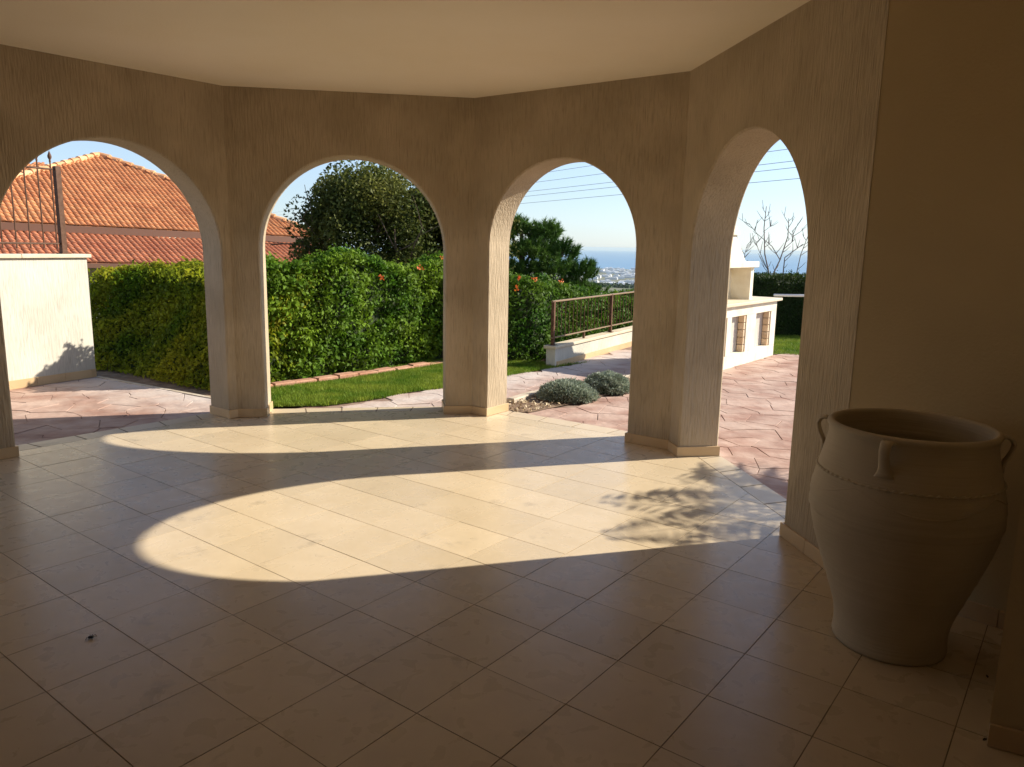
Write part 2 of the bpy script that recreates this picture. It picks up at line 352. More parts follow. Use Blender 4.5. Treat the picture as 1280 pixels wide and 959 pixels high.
hw = [o for o in ver.children if o.name.startswith('house_wall')]
skirting([C5 + Vector((.02, -.02)), (2.72, 2.66)], hw[0], .085)
skirting([(1.655, 2.35), (2.66, 1.82)], [o for o in ver.children if o.name.startswith('wall_pier')][0], .085)

# ------------------------------------------------------------------ floor: slab, tiles, edge strip
floor = empty('floor'); tag(floor, kind='structure')
IN = offset_chain(.16); EO = offset_chain(.36)
MB().prism([(-3.9, -2.6), EO[0], EO[1], EO[2], EO[3], EO[4], EO[5], (3.0, 3.0), (3.0, -2.6)], -.16, -.0022).build('slab', GROUT, floor)
T = .385; ga = -0.652782653; ox, oy = -1.01779002 * T, 7.80607211 * T
ea = Vector((math.cos(ga), math.sin(ga))); eb = Vector((-math.sin(ga), math.cos(ga)))
def clip_half(P, a, n):        # keep the side where (p-a).n <= 0
    out = []
    for i in range(len(P)):
        p, q = P[i - 1], P[i]; dp, dq = (p - a).dot(n), (q - a).dot(n)
        if (dp > 0) != (dq > 0): out.append(p + (q - p) * (dp / (dp - dq)))
        if dq <= 0: out.append(q)
    return out
def parea(P): return abs(sum(P[i - 1].x * P[i].y - P[i].x * P[i - 1].y for i in range(len(P)))) / 2
def inview(c, z=0.0, m=.04):
    d = Vector((c.x, c.y, z - HC)); dz = d.dot(fwd)
    if dz < .2: return False
    return abs(d.dot(right) / dz) < .675 + m and abs(d.dot(down) / dz) < .506 + m
near, rest = [], []
for i in range(-30, 30):
    for j in range(-30, 30):
        o = Vector((ox, oy)) + ea * (T * i) + eb * (T * j); g = .0020
        P = [o + ea * g + eb * g, o + ea * (T - g) + eb * g, o + ea * (T - g) + eb * (T - g), o + ea * g + eb * (T - g)]
        c = o + ea * T / 2 + eb * T / 2
        if not (-4.6 < c.x < 3.1 and -2.7 < c.y < 8): continue
        if c.x < 0 or c.y > 3.4:
            for k in range(5):
                a, b = CHAIN[k], CHAIN[k + 1]
                if k == 4 and c.y < 3.6: continue
                if k == 0 and c.y < 3.0: continue
                P = clip_half(P, a + outn(a, b) * .158, outn(a, b))
                if len(P) < 3: break
        if len(P) < 3 or parea(P) < .0015: continue
        cc_ = sum(P, Vector((0, 0))) / len(P)
        if cc_.x > 2.9 or cc_.x < -4 or cc_.y < -2.5: continue
        (near if inview(cc_) else rest).append((cc_.length, P))
near.sort(key=lambda q: q[0])
rest += near[255:]; near = near[:255]
for d, P in near:
    c = sum(P, Vector((0, 0))) / len(P); dz = random.uniform(-.0006, .0006)
    ob = MB().prism([p - c for p in P], -.009, 0).build('tile', TILE, floor)
    ob.location = (c.x, c.y, dz - .0004); ob.rotation_euler = (random.uniform(-.0016, .0016), random.uniform(-.0016, .0016), 0)
mb = MB()
for d, P in rest: mb.prism(P, -.009, -.0004)
tag(mb.build('tiles_out_of_sight', TILE, floor), kind='stuff').name = 'tile_field'
for k in range(5):
    a, b, ao, bo = IN[k], IN[k + 1], EO[k], EO[k + 1]
    nn = outn(CHAIN[k], CHAIN[k + 1]); a2, b2 = a + nn * .004, b + nn * .004; Ln = (bo - ao).length; m_ = round(Ln / .385)
    for j in range(m_):
        f0, f1 = j / m_ + .003, (j + 1) / m_ - .003
        MB().prism([a2.lerp(b2, f0), a2.lerp(b2, f1), ao.lerp(bo, f1), ao.lerp(bo, f0)], -.03, random.uniform(-.0008, .0002)).build('edge_tile', EDGE, floor)

# dead beetle lying on the tiles
bt = empty('dead_beetle', (-1.75, 2.94, 0)); tag(bt, 'tiny dark dead insect lying on the shaded floor tiles', 'insect')
BL = mat('beetle_shell', (0.02, 0.012, 0.008), .4)
mb = MB(); prof = [(0.0005, 0), (.006, .003), (.0085, .009), (.0075, .017), (.004, .023), (.0005, .026)]
n_ = 10
v = []; f = []
for r_, x_ in prof: v += [(x_ - .013, r_ * math.cos(2 * math.pi * k / n_), .007 + r_ * .7 * math.sin(2 * math.pi * k / n_)) for k in range(n_)]
for i in range(5): f += [(i * n_ + k, i * n_ + (k + 1) % n_, (i + 1) * n_ + (k + 1) % n_, (i + 1) * n_ + k) for k in range(n_)]
MB().add(v, f).build('body', BL, bt, True)
mb = MB()
for s in (-1, 1):
    for x_ in (-.006, 0, .007): mb.tube([(x_, s * .005, .008), (x_ * 1.6, s * .013, .012), (x_ * 2.2, s * .017, .001)], .0011, 5)
mb.tube([(.012, 0, .008), (.02, .004, .009)], .0008, 4); mb.build('legs', BL, bt)

DRYF = mat('dark_crumb', (0.03, 0.02, 0.012), .8, (0.06, 0.04, 0.025), 30)
def on_floor(u, v):
    d = right * ((u - 640) / 947.954) + down * ((v - 479.5) / 947.954) + fwd; t = -HC / d.z; return d.x * t, d.y * t
for (lx, ly), la, lt in ((on_floor(1234, 846), 1.2, 'tiny dark crumb on the floor tiles just behind and right of the jar foot'), (on_floor(1231, 925), .4, 'tiny dark crumb on the floor at the foot of the right wall pier')):
    ca_, sa2 = math.cos(la), math.sin(la); pts = []
    for q, w, zz in ((-.011, 0, .001), (-.005, .004, .003), (.003, .0045, .0045), (.012, 0, .002), (.003, -.0045, .002), (-.005, -.004, .0015)): pts.append((lx + ca_ * q - sa2 * w, ly + sa2 * q + ca_ * w, zz + .0005))
    c0 = (lx, ly, .002); o = mesh('floor_crumb', pts + [c0] + [(a, b, c - .0008) for a, b, c in pts], [(k, (k + 1) % 6, 6) for k in range(6)] + [(k, 7 + k, 7 + (k + 1) % 6, (k + 1) % 6) for k in range(6)] + [tuple(range(12, 6, -1))], DRYF); tag(o, lt, 'debris')

# ------------------------------------------------------------------ clay jar
JC = (1.655, 3.055)
jar = empty('clay_jar', (JC[0], JC[1], 0)); tag(jar, 'big pale clay storage jar with loop handles standing by the right wall', 'jar')
prof = [(.205, .0), (.222, .004), (.226, .02), (.223, .05), (.222, .09), (.232, .15), (.258, .23), (.293, .33), (.327, .43), (.352, .52), (.366, .60), (.367, .66), (.356, .72),
        (.345, .765), (.336, .80), (.327, .84), (.319, .875), (.313, .905), (.312, .925), (.316, .935), (.323, .945), (.323, .956), (.316, .964), (.303, .965), (.294, .958), (.290, .93), (.290, .86), (.315, .77), (.345, .66), (.34, .55), (.30, .4), (.22, .2), (.18, .06), (.001, .05)]
pf = []
for (r0, z0), (r1, z1) in zip(prof, prof[1:]):
    k = max(1, int(abs(z1 - z0) / .008))
    for j in range(k):
        t = j / k; r = r0 + (r1 - r0) * t; z = z0 + (z1 - z0) * t; pf.append((r, z))
pf.append(prof[-1])
# smooth the outside, then add turned ribs
R_ = np.array(pf); Rs = R_.copy()
for _ in range(6): Rs[1:-1, 0] = (Rs[:-2, 0] + Rs[2:, 0] + 2 * Rs[1:-1, 0]) / 4
out_n = next(i for i, (r, z) in enumerate(pf) if z >= .93)
pf = [(Rs[i][0] if 3 < i < out_n else R_[i][0], R_[i][1]) for i in range(len(pf))]
def ribs(r, z):
    for zc, a, w in ((.592, .005, .004), (.612, .006, .005), (.655, .004, .004), (.30, .002, .006), (.355, .002, .005), (.47, .0018, .006), (.245, .002, .006)): r += a * math.exp(-((z - zc) / w) ** 2)
    return r
pf = [(ribs(r, z) if i < out_n else r, z) for i, (r, z) in enumerate(pf)]
NJ = 96; mb = MB().lathe([(q, z) for q, z in pf], (0, 0, 0), NJ)
V = np.array(mb.v); ang = np.arctan2(V[:, 1], V[:, 0]); rr = np.hypot(V[:, 0], V[:, 1])
k = 1 + .006 * np.sin(ang * 2 + 1) * (V[:, 2] > .01) + .002 * np.sin(ang * 5 + V[:, 2] * 9)
V[:, 0] *= k; V[:, 1] *= k; mb.v = [tuple(q) for q in V]
mb.build('body', CLAY, jar, True)
def jr(z):   # outer radius at height z
    o = [q for q in pf[:out_n + 1]]; return float(np.interp(z, [q[1] for q in o], [q[0] for q in o]))
# thumbed rope band and a wavy cord in relief
pts = []
for k in range(289):
    a = 2 * math.pi * k / 288; z = .762 + .0012 * math.sin(a * 72); r = jr(z) + .001; pts.append((r * math.cos(a), r * math.sin(a), z))
MB().tube(pts, [.005 + .003 * math.sin(2 * math.pi * k / 4.0) for k in range(289)], 6, False).build('rope_band', CLAY, jar, True)
pts = []
for k in range(161):
    a = 2 * math.pi * k / 160; z = .745 - .07 * abs(math.sin(a * 2 + 2.0)) ; r = jr(z) - .0005; pts.append((r * math.cos(a), r * math.sin(a), z))
MB().tube(pts, .0038, 6, False).build('wavy_cord', CLAY, jar, True)
cam_a = math.atan2(-JC[1], -JC[0])
for da in (math.radians(-13), math.radians(97), math.radians(180), math.radians(-97)):
    a = cam_a + da; e = Vector((math.cos(a), math.sin(a), 0)); tn = Vector((-e.y, e.x, 0)); up = Vector((0, 0, 1))
    path = [(.318, .942), (.338, .946), (.356, .938), (.366, .917), (.362, .892), (.351, .866), (.340, .846), (.334, .826), (.334, .806)]
    v = []; f = []; nn_ = 10
    for k, (r, z) in enumerate(path):
        q0 = path[max(0, k - 1)]; q1 = path[min(len(path) - 1, k + 1)]; d = Vector((q1[0] - q0[0], q1[1] - q0[1])).normalized()
        nr = e * (-d.y) + up * d.x; w = (.030, .024, .021, .020, .020, .021, .023, .028, .038)[k]; th = .0085
        v += [e * r + up * z + tn * (w * math.cos(2 * math.pi * j / nn_)) + nr * (th * math.sin(2 * math.pi * j / nn_)) for j in range(nn_)]
    for k in range(len(path) - 1): f += [(k * nn_ + j, k * nn_ + (j + 1) % nn_, (k + 1) * nn_ + (j + 1) % nn_, (k + 1) * nn_ + j) for j in range(nn_)]
    f += [tuple(range(nn_))[::-1], tuple(range(8 * nn_, 9 * nn_))]
    MB().add(v, f).build('handle', CLAY, jar, True)

# ------------------------------------------------------------------ ground, far land, sea
def zland(x, y):
    r = math.hypot(x, y)
    if r < 19: z = -.06
    elif r < 2350: z = -.06 - .051 * (r - 19)
    else: z = -.06 - .051 * 2331 - .0012 * (r - 2350)
    shore = 4650 - 3600 * max(0, x / max(y, 1) - .12)
    if y > 0 and r > shore: z = min(z, -121.5 - (r - shore) * .01)
    if 40 < r < 2300: z += (math.sin(x * .021 + 1) * math.sin(y * .017) * 1.6) * min(1, (r - 40) / 200)
    return z
rad = [0.01, 3, 6, 9, 12, 15, 18, 22, 30, 45, 70, 110, 170, 260, 400, 600, 900, 1300, 1800, 2350, 2900, 3400, 3800, 4200, 4500, 4700, 5000, 5600, 7000, 10000, 20000, 45000]
nA = 144; v = []; f = []
for r in rad:
    for k in range(nA):
        a = 2 * math.pi * k / nA; x, y = r * math.cos(a), r * math.sin(a); v.append((x, y, zland(x, y) if y > -50 or r < 19 else -.06 - .051 * min(max(0, r - 19), 2000)))
for i in range(len(rad) - 1): f += [(i * nA + k, (i + 1) * nA + k, (i + 1) * nA + (k + 1) % nA, i * nA + (k + 1) % nA) for k in range(nA)]
g = mesh('ground', v, f, LAND, smooth=True); tag(g, kind='structure')
v = []; nS = 96
for r in (2500, 9000, 25000, 60000): v += [(r * math.cos(math.pi * 2 * k / nS), r * math.sin(math.pi * 2 * k / nS), -121.0 - r * r / (2 * 6371000) * .35) for k in range(nS)]
f = [(i * nS + k, (i + 1) * nS + k, (i + 1) * nS + (k + 1) % nS, i * nS + (k + 1) % nS) for i in range(3) for k in range(nS)]
tag(mesh('sea', v, f, SEA, smooth=True), kind='structure')
MB().prism([(-8, 2.4), (7, 2.4), (8, 15.5), (-8, 15.5)], -.3, -.045).build('garden_soil', SOIL)
tag(bpy.data.objects['garden_soil'], kind='structure')

# far woods on the slope below the garden
r = np.random.default_rng(5); vs = []; fs = []; base = 0
NT = 900
d = 650 * (3.8 ** r.uniform(0, 1, NT)); t = r.uniform(-.02, .5, NT)
for k in range(NT):
    y = d[k]; x = t[k] * y; z = zland(x, y); h = r.uniform(3, 6.5); w = h * r.uniform(.8, 1.5); n = 46
    th = r.uniform(0, 6.28, n); ph = np.arccos(r.uniform(-.2, 1, n)); q = np.stack([w * np.sin(ph) * np.cos(th), w * np.sin(ph) * np.sin(th), h * np.cos(ph)], 1) * r.uniform(.75, 1.0, (n, 1)) + (x, y, z)
    a, b = leaf_cards(q, q * 0 + (0, 0, .6), h * .4, .9, .3, 1, k); vs.append(a); fs.append(b + base); base += len(a)
tag(mesh('woodland', np.concatenate(vs), np.concatenate(fs), WOODS), 'dark green woods on the far slope below the town', 'woodland', kind='stuff')
# town blocks by the sea
bm0 = None
for k in range(150):
    y = r.uniform(2300, 4600) if k > 25 else r.uniform(1500, 2300); px = r.uniform(722, 812); x = y * (px - 640) / 948
    if k % 9 == 8: x = y * r.uniform(.30, .39); y *= .82; x *= .82
    hh = r.uniform(7, 22) if y > 2600 else r.uniform(5, 10); w = r.uniform(12, 40); dd = r.uniform(10, 24)
    mb = MB().box((0, 0, hh / 2 - 2), (w, dd, hh + 4)).box((w * .2, 0, hh + 1), (w * .3, dd * .4, 2.6)) if k < 6 else None
    if mb: me = mb.build('town_block', TOWN); protos = (globals().get('protos') or []) + [me]; globals()['protos'] = protos; o = me
    else: o = protos[k % 6].copy(); COL.objects.link(o)
    o.location = (x, y, zland(x, y)); o.rotation_euler = (0, 0, r.uniform(-.4, .4)); o.scale = (1, 1, r.uniform(.8, 1.3))
    tag(o, 'small white block of the distant town beside the sea', 'building', 'white blocks of the distant town by the sea')

# ------------------------------------------------------------------ stamped paving stones
def voronoi(x0, x1, y0, y1, sp, seed, keep, clips=()):
    rr_ = random.Random(seed); pts = []; ny = int((y1 - y0) / sp) + 1; nx = int((x1 - x0) / sp) + 1
    for j in range(ny):
        for i in range(nx): pts.append(Vector((x0 + (i + (j % 2) * .5 + rr_.uniform(-.46, .46)) * sp, y0 + (j + rr_.uniform(-.46, .46)) * sp)))
    out = []
    for p in pts:
        if not keep(p): continue
        P = [p + Vector(q) * sp * 2 for q in ((-1, -1), (1, -1), (1, 1), (-1, 1))]
        for q in pts:
            d = q - p
            if 0 < d.length < sp * 3.2: P = clip_half(P, (p + q) / 2, d.normalized())
        for a, n in clips:
            P = clip_half(P, a, n)
            if len(P) < 3: break
        if len(P) < 3 or parea(P) < .006: continue
        c = sum(P, Vector((0, 0))) / len(P); Q = []
        for i in range(len(P)):      # roughened outline, inset for the joint
            a, b = P[i], P[(i + 1) % len(P)]; L = (b - a).length
            Q.append(a + (c - a).normalized() * rr_.uniform(.001, .006))
            if L > .14:
                mth = (a + b) / 2; h1 = rr_.uniform(-.003, .003); nrm = Vector((b.y - a.y, a.x - b.x)).normalized(); Q.append(mth + (c - mth).normalized() * .003 + nrm * h1 * .9)
        out.append((c, Q))
    return out
def stones(cells, m, parent, ztop=-.012):
    for c, Q in cells:
        ob = MB().prism([q - c for q in Q], -.03, 0, .0022).build('paving_stone', m, parent)
        ob.location = (c.x, c.y, ztop + random.uniform(-.003, .002)); ob.rotation_euler = (random.uniform(-.006, .006), random.uniform(-.006, .006), 0)
pl = empty('left_patio'); pl.name = 'patio_paving'; tag(pl, kind='structure')
e1, e2 = Vector((-5.1, 9.11)), Vector((-3.28, 7.99)); ne = Vector((-(e2 - e1).y, (e2 - e1).x)).normalized()
w1, w2 = Vector((-5.55, 8.22)), Vector((-5.1, 9.11)); nw = outn(w1, w2)
MB().prism([Vector((-7.5, 3.5)), Vector((-7.5, 4.4)), w1 + (w1 - w2) * 2, e1, e2, Vector((-2.0, 7.2)), Vector((-3.5, 3.5))], -.2, -.022).build('joint_bed', JOINT, pl)
def in_l(p):
    if (p - e1).dot(ne) > .25 or (p - w1).dot(nw) > .3: return False
    a, b = OUT[1], OUT[2]; dd = (p - a).dot(outn(a, b)); a0 = OUT[0]; d0 = (p - a0).dot(outn(OUT[0], OUT[1]))
    return (dd > -.35 or d0 > -.35) and p.x > -6.3 and d0 < 3.2
stones(voronoi(-6.4, -2.4, 4.3, 9.3, .31, 3, in_l, [(e1, ne), (w1, nw)]), FLAG_L, pl)
e3 = e2 + (e2 - e1).normalized() * .5
MB().prism([e1, e3, e3 + ne * .05, e1 + ne * .05], -.2, -.006).build('kerb', KERBSTONE, pl)

LAWN = [(-2.95, 7.45), (-2.49, 7.60), (-1.93, 7.70), (-1.70, 7.89), (-1.44, 8.13), (-1.17, 8.52), (-.8, 8.81), (-.03, 9.79), (.55, 10.45), (1.14, 11.11), (.62, 10.62), (.40, 10.95), (-.05, 10.9), (-1.0, 11.05), (-2.0, 9.75), (-2.82, 8.7), (-3.15, 8.05)]
BED = [(-.25, 7.6), (.0, 7.52), (.19, 7.54), (.66, 8.02), (.92, 8.35), (1.36, 8.82), (1.8, 9.4), (2.1, 9.9), (1.9, 10.1), (1.51, 9.75), (.85, 9.2), (.25, 8.47), (.0, 8.13)]
def inside(p, poly):
    c = False; n = len(poly)
    for i in range(n):
        (x1, y1), (x2, y2) = poly[i - 1], poly[i]
        if (y1 > p[1]) != (y2 > p[1]) and p[0] < (x2 - x1) * (p[1] - y1) / (y2 - y1) + x1: c = not c
    return c
pr = empty('patio_paving'); tag(pr, kind='structure')
MB().prism([(-2.6, 7.2), (.9, 6.0), (1.6, 3.2), (6.5, 3.2), (7.0, 12.3), (2.2, 13.6), (1.0, 11.2), (-.9, 8.85)], -.2, -.022).build('joint_bed', JOINT, pr)
def in_r(p):
    if inside(p, LAWN) or inside(p, BED): return False
    if p.y < 3.6 or p.y > 12.5 or p.x > .50 * p.y + .2 or p.x < -.22 * p.y: return False
    for k in (2, 3, 4):
        pass
    d3 = (p - OUT[3]).dot(outn(OUT[3], OUT[4])); d4 = (p - OUT[4]).dot(outn(OUT[4], OUT[5])); d2 = (p - OUT[2]).dot(outn(OUT[2], OUT[3]))
    if max(d3, d4, d2) < -.3: return False
    if p.y > 10.9 and p.x < (p.y - 10.6) * .57 + .6: return False
    if p.x > 2.4 and (p.x - 3.0) * -.79 + (p.y - 10.61) * .61 > .15: return False
    return True
cr_ = voronoi(-1.9, 6.6, 3.4, 13.0, .31, 8, in_r)
cr_.sort(key=lambda q: q[0].length); stones(cr_[:300], FLAG_R, pr)
mb = MB()
for c, Q in cr_[300:]: mb.prism(Q, -.04, -.013, .006)
if mb.v: tag(mb.build('paving_field', FLAG_R, pr), kind='stuff')

# lawn: turf sheet and blades
lawn = mesh('lawn', [(x, y, -.012) for x, y in LAWN], [tuple(range(len(LAWN)))[::-1]], TURF); tag(lawn, kind='structure')
def blades(poly, n, seed, h=.038, z=-.012, clear=None):
    r = np.random.default_rng(seed); P = np.array(poly); lo, hi = P.min(0), P.max(0); pts = []
    while len(pts) < n:
        c = r.uniform(lo, hi, (n, 2)); pts += [q for q in c if inside(q, poly)]
    p = np.array(pts[:n]) + r.normal(0, .018, (n, 2)); a = r.uniform(0, 6.28, n); w = .0035; q3 = np.c_[p, np.full(n, z)]
    hh = h * r.uniform(.45, 1.25, n) * (1 + .35 * wob(q3, 3, 2.2)); ln = r.normal(0, .45, (n, 2)) * hh[:, None]
    s = np.stack([np.cos(a), np.sin(a)], 1) * w
    v = np.stack([np.c_[p + s, np.full(n, z)], np.c_[p - s, np.full(n, z)], np.c_[p + ln, z + hh]], 1).reshape(-1, 3)
    return v, np.arange(3 * n).reshape(-1, 3)
v, f = blades(LAWN, 95000, 4); tag(mesh('grass', v, f, GRASS), 'short green lawn between the hedge and the stone path', 'grass', kind='stuff')
BACKLAWN = [(4.25, 12.35), (5.1, 12.15), (7.2, 12.5), (7.4, 15.0), (3.4, 15.0), (3.2, 13.2)]
tag(mesh('lawn', [(x, y, -.012) for x, y in BACKLAWN], [tuple(range(6))], TURF), kind='structure')
v, f = blades(BACKLAWN, 40000, 5, .045); tag(mesh('grass', v, f, GRASS), 'bright green grass behind the white barbecue', 'grass', kind='stuff')

# terracotta edging stones between hedge and lawn, pale kerb round the bed
def edge_run(path, name, m, parent, w, h, step, z0=-.05, jit=.012):
    path = [Vector(p) for p in path]
    for a, b in zip(path, path[1:]):
        L = (b - a).length; k = max(1, round(L / step)); d = (b - a).normalized()
        for j in range(k):
            c = a + d * (L * (j + .5) / k) + Vector((random.uniform(-jit, jit), random.uniform(-jit, jit)))
            hh = h + random.uniform(-jit, jit) * 1.2
            MB().box((0, 0, 0), (L / k - .012, w * random.uniform(.85, 1.15), hh - z0), 0, .012).build(name, m, parent)
            ob = parent.children[-1]; ob.location = (c.x, c.y, (hh + z0) / 2); ob.rotation_euler = (random.uniform(-.03, .03), 0, math.atan2(d.y, d.x) + random.uniform(-.04, .04))
ed = empty('garden_edging'); tag(ed, 'low terracotta stone edging along the foot of the green hedge', 'edging')
edge_run([(-2.98, 8.35), (-2.78, 8.62), (-2.0, 9.5), (-.98, 10.7)], 'edging_stone', EDGING, ed, .14, .035, .30)
kb = empty('bed_kerb'); tag(kb, 'pale stone kerb around the bed with two silver bushes', 'kerb')
edge_run([(-.02, 8.0), (.25, 8.47), (.85, 9.15), (1.51, 9.75), (1.95, 10.1)], 'kerb_stone', KERBSTONE, kb, .09, .03, .42)
mesh('planting_bed', [(x, y, -.006) for x, y in BED], [tuple(range(len(BED)))[::-1]], SOIL); tag(bpy.data.objects['planting_bed'], kind='structure')
r = np.random.default_rng(9); n = 2600; c = np.stack([r.uniform(-.1, 1.9, n), r.uniform(7.5, 10, n)], 1); dens = np.array([inside(q, BED) and (q[0] < .75 or r.uniform() < .3) for q in c]); c = c[dens]
v, f = leaf_cards(np.c_[c, r.uniform(-.002, .025, len(c))], np.tile((0, 0, 1.6), (len(c), 1)), .038, .42, .5, .8, 3)
tag(mesh('leaf_litter', v, f, DRY), 'dry fallen leaves and chips in the narrow planting bed', 'leaf litter', kind='stuff')

def dome_bush(x, y, rx, ry, h, seed, label):
    o = empty('silver_bush', (x, y, 0)); tag(o, label, 'bush', 'silver bushes in the planting bed'); r = np.random.default_rng(seed)
    n = 12000; th = r.uniform(0, 6.28, n); ph = np.arccos(r.uniform(.0, 1, n)); N = np.stack([np.sin(ph) * np.cos(th), np.sin(ph) * np.sin(th), np.cos(ph)], 1)
    k = (1 + .13 * wob(N * 3, seed, 1.6) + r.uniform(-.12, .03, n))[:, None]; P = N * (rx, ry, h) * k; P[:, 2] += .01
    v = []; w = .0035; tip = P + (N + r.normal(0, .45, (n, 3))) * .026; side = np.cross(N, r.normal(size=(n, 3))); side /= np.linalg.norm(side, axis=1)[:, None]
    v = np.stack([P - side * w, P + side * w, tip + side * w * 1.4, tip - side * w * 1.4], 1).reshape(-1, 3)
    mesh('foliage', v, np.arange(4 * n).reshape(-1, 4), LEAF_S, o)
    mb = MB().lathe([(rx * .86 * math.cos(a), h * .86 * math.sin(a)) for a in [i * math.pi / 2 / 8 for i in range(9)]], (0, 0, 0), 24)
    V = np.array(mb.v); V[:, 1] *= ry / rx; V *= (1 + .1 * wob(V, seed, 9))[:, None]; mb.v = [tuple(q) for q in V]; mb.build('dark_core', CORE, o, True)  # solid dome, no twigs; its dark colour stands for shade among the leaves
    return o
dome_bush(.62, 8.28, .31, .26, .155, 21, 'rounded grey green bush nearer the white pillar in the bed')
dome_bush(1.12, 8.80, .26, .24, .17, 22, 'rounded grey green bush farther from the pillar, behind its twin')

# ------------------------------------------------------------------ hedges
def hedge(name, path, depth, hfun, m, label, seed, dens=2400, size=.042, bulge=.09, cat='hedge', z0=-.02, stray=.02, flowers=(), lean=0.0):
    o = empty(name, (path[0][0], path[0][1], 0)); tag(o, label, cat); off = Vector((path[0][0], path[0][1], 0))
    r = np.random.default_rng(seed); path = [Vector(p) for p in path]; Ls = [(b - a).length for a, b in zip(path, path[1:])]; Lt = sum(Ls)
    # outward (front) normals at vertices
    Ns = [(lambda d: Vector((d.y, -d.x)))((b - a).normalized()) for a, b in zip(path, path[1:])]
    vN = [Ns[0]] + [((a + b) / 2).normalized() for a, b in zip(Ns, Ns[1:])] + [Ns[-1]]
    cum = np.concatenate([[0], np.cumsum(Ls)])
    def at(s):
        X = np.interp(s, cum, [p.x for p in path]); Y = np.interp(s, cum, [p.y for p in path])
        NX = np.interp(s, cum, [p.x for p in vN]); NY = np.interp(s, cum, [p.y for p in vN]); nl = np.hypot(NX, NY); return X, Y, NX / nl, NY / nl
    H0 = hfun(.5)
    for part, nn in (('front', int(Lt * H0 * dens)), ('top', int(Lt * depth * dens)), ('back', int(Lt * H0 * dens * .3)), ('ends', int(2 * depth * H0 * dens))):
        s = r.uniform(0, Lt, nn); t = r.uniform(0, 1, nn); hh = np.array([hfun(q / Lt) for q in s]) if nn else s
        if part == 'ends': s = np.where(r.uniform(0, 1, nn) < .5, 0, Lt) + r.normal(0, .03, nn); hh = np.array([hfun(min(1, max(0, q / Lt))) for q in s])
        X, Y, NX, NY = at(np.clip(s, 0, Lt))
        if part == 'front': dpt = 0 * t; z = t * hh; N = np.stack([NX, NY, .25 + 0 * t], 1)
        elif part == 'top': dpt = t * depth; z = hh; N = np.stack([NX * .3, NY * .3, 1 + 0 * t], 1)
        elif part == 'back': dpt = depth + 0 * t; z = t * hh; N = np.stack([-NX, -NY, .2 + 0 * t], 1)
        else:
            dpt = t * depth; z = r.uniform(0, 1, nn) * hh; N = np.stack([NY * np.where(s > Lt / 2, -1, 1), -NX * np.where(s > Lt / 2, -1, 1), 0 * t], 1)
        # round the top front edge
        P = np.stack([X - NX * dpt, Y - NY * dpt, z], 1)
        b = bulge * wob(P, seed, 3.2, 3) + .5 * bulge * wob(P, seed + 1, 11, 2)
        P += N * (b + r.uniform(-.11, .02, nn) + np.where(r.uniform(0, 1, nn) < .05, r.uniform(0, .09, nn), 0))[:, None]
        if part == 'front': P[:, :2] -= np.stack([NX, NY], 1) * (.10 * np.clip((z / hh - .82) / .18, 0, 1) ** 2)[:, None]
        if lean and part in ('front', 'ends', 'top'): P[:, :2] -= np.stack([NX, NY], 1) * (lean * np.clip(P[:, 2] / 1.3, 0, 1) ** .8)[:, None]
        P[:, 2] = np.maximum(P[:, 2], .01) + z0
        if part == 'front': A = [P]; B = [N]
        else: A.append(P); B.append(N)
    P = np.concatenate(A); N = np.concatenate(B); v, f = leaf_cards(P, N * .9, size, .52, .3, .75, seed)
    mesh('foliage', v - np.array(off), f, m, o)
    # solid core without branches, coloured dark for the shade between the leaves
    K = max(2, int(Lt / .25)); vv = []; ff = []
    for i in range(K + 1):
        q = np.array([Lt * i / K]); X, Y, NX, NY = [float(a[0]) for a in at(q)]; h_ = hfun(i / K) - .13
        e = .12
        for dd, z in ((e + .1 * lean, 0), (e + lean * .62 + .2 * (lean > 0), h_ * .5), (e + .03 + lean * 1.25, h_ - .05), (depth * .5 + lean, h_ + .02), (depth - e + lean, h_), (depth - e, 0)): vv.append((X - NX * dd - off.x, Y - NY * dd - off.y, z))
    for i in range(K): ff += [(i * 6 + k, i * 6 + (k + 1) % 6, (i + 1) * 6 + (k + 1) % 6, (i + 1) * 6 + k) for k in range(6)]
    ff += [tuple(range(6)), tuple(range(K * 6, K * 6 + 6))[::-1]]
    mesh('branch_core', vv, ff, CORE, o)
    for fx, fy, fz in flowers:
        q = np.array([fx, fy, fz]) + r.normal(0, .018, (9, 3)); v, f = leaf_cards(q - np.array(off), q * 0 + (0.2, -1, .3), .038, .6, .3, .6, int(fz * 1000))
        tag(mesh('flower_cluster', v, f, ORANGE, o), kind='stuff')
    return o
hedge('hedge', [(-6.3, 10.05), (-5.2, 9.60), (-4.6, 9.20), (-3.9, 8.72), (-3.2, 8.27)], .85, lambda t: 1.26 + .09 * t, LEAF_Y, 'yellow green clipped hedge between the white boundary wall and the first pillar', 31, 3400, .060, .09, lean=1.0)
hedge('hedge', [(-2.92, 8.72), (-2.78, 8.86), (-2.0, 9.72), (-1.0, 10.98), (-.55, 11.1)], .9, lambda t: 1.44 + .10 * math.exp(-((t - .42) / .12) ** 2) - .05 * t, LEAF_G, 'bright green leafy hedge along the lawn with a few orange flowers', 32, 2500, .062, .14,
      flowers=[(-1.28, 10.55, 1.34), (-1.72, 10.0, 1.22), (-1.02, 10.95, 1.47)])
hedge('hedge', [(-.6, 11.12), (-.03, 10.92), (.42, 11.12), (1.25, 12.55), (2.2, 14.3), (3.3, 16.3)], .9, lambda t: max(.74, 1.27 - .85 * t), LEAF_B, 'green and yellowish flowering hedge running behind the iron railing', 33, 2300, .06, .13,
      flowers=[(.08, 10.92, 1.22), (.30, 11.0, 1.20), (.72, 11.6, 1.14), (.05, 10.9, 1.06)])
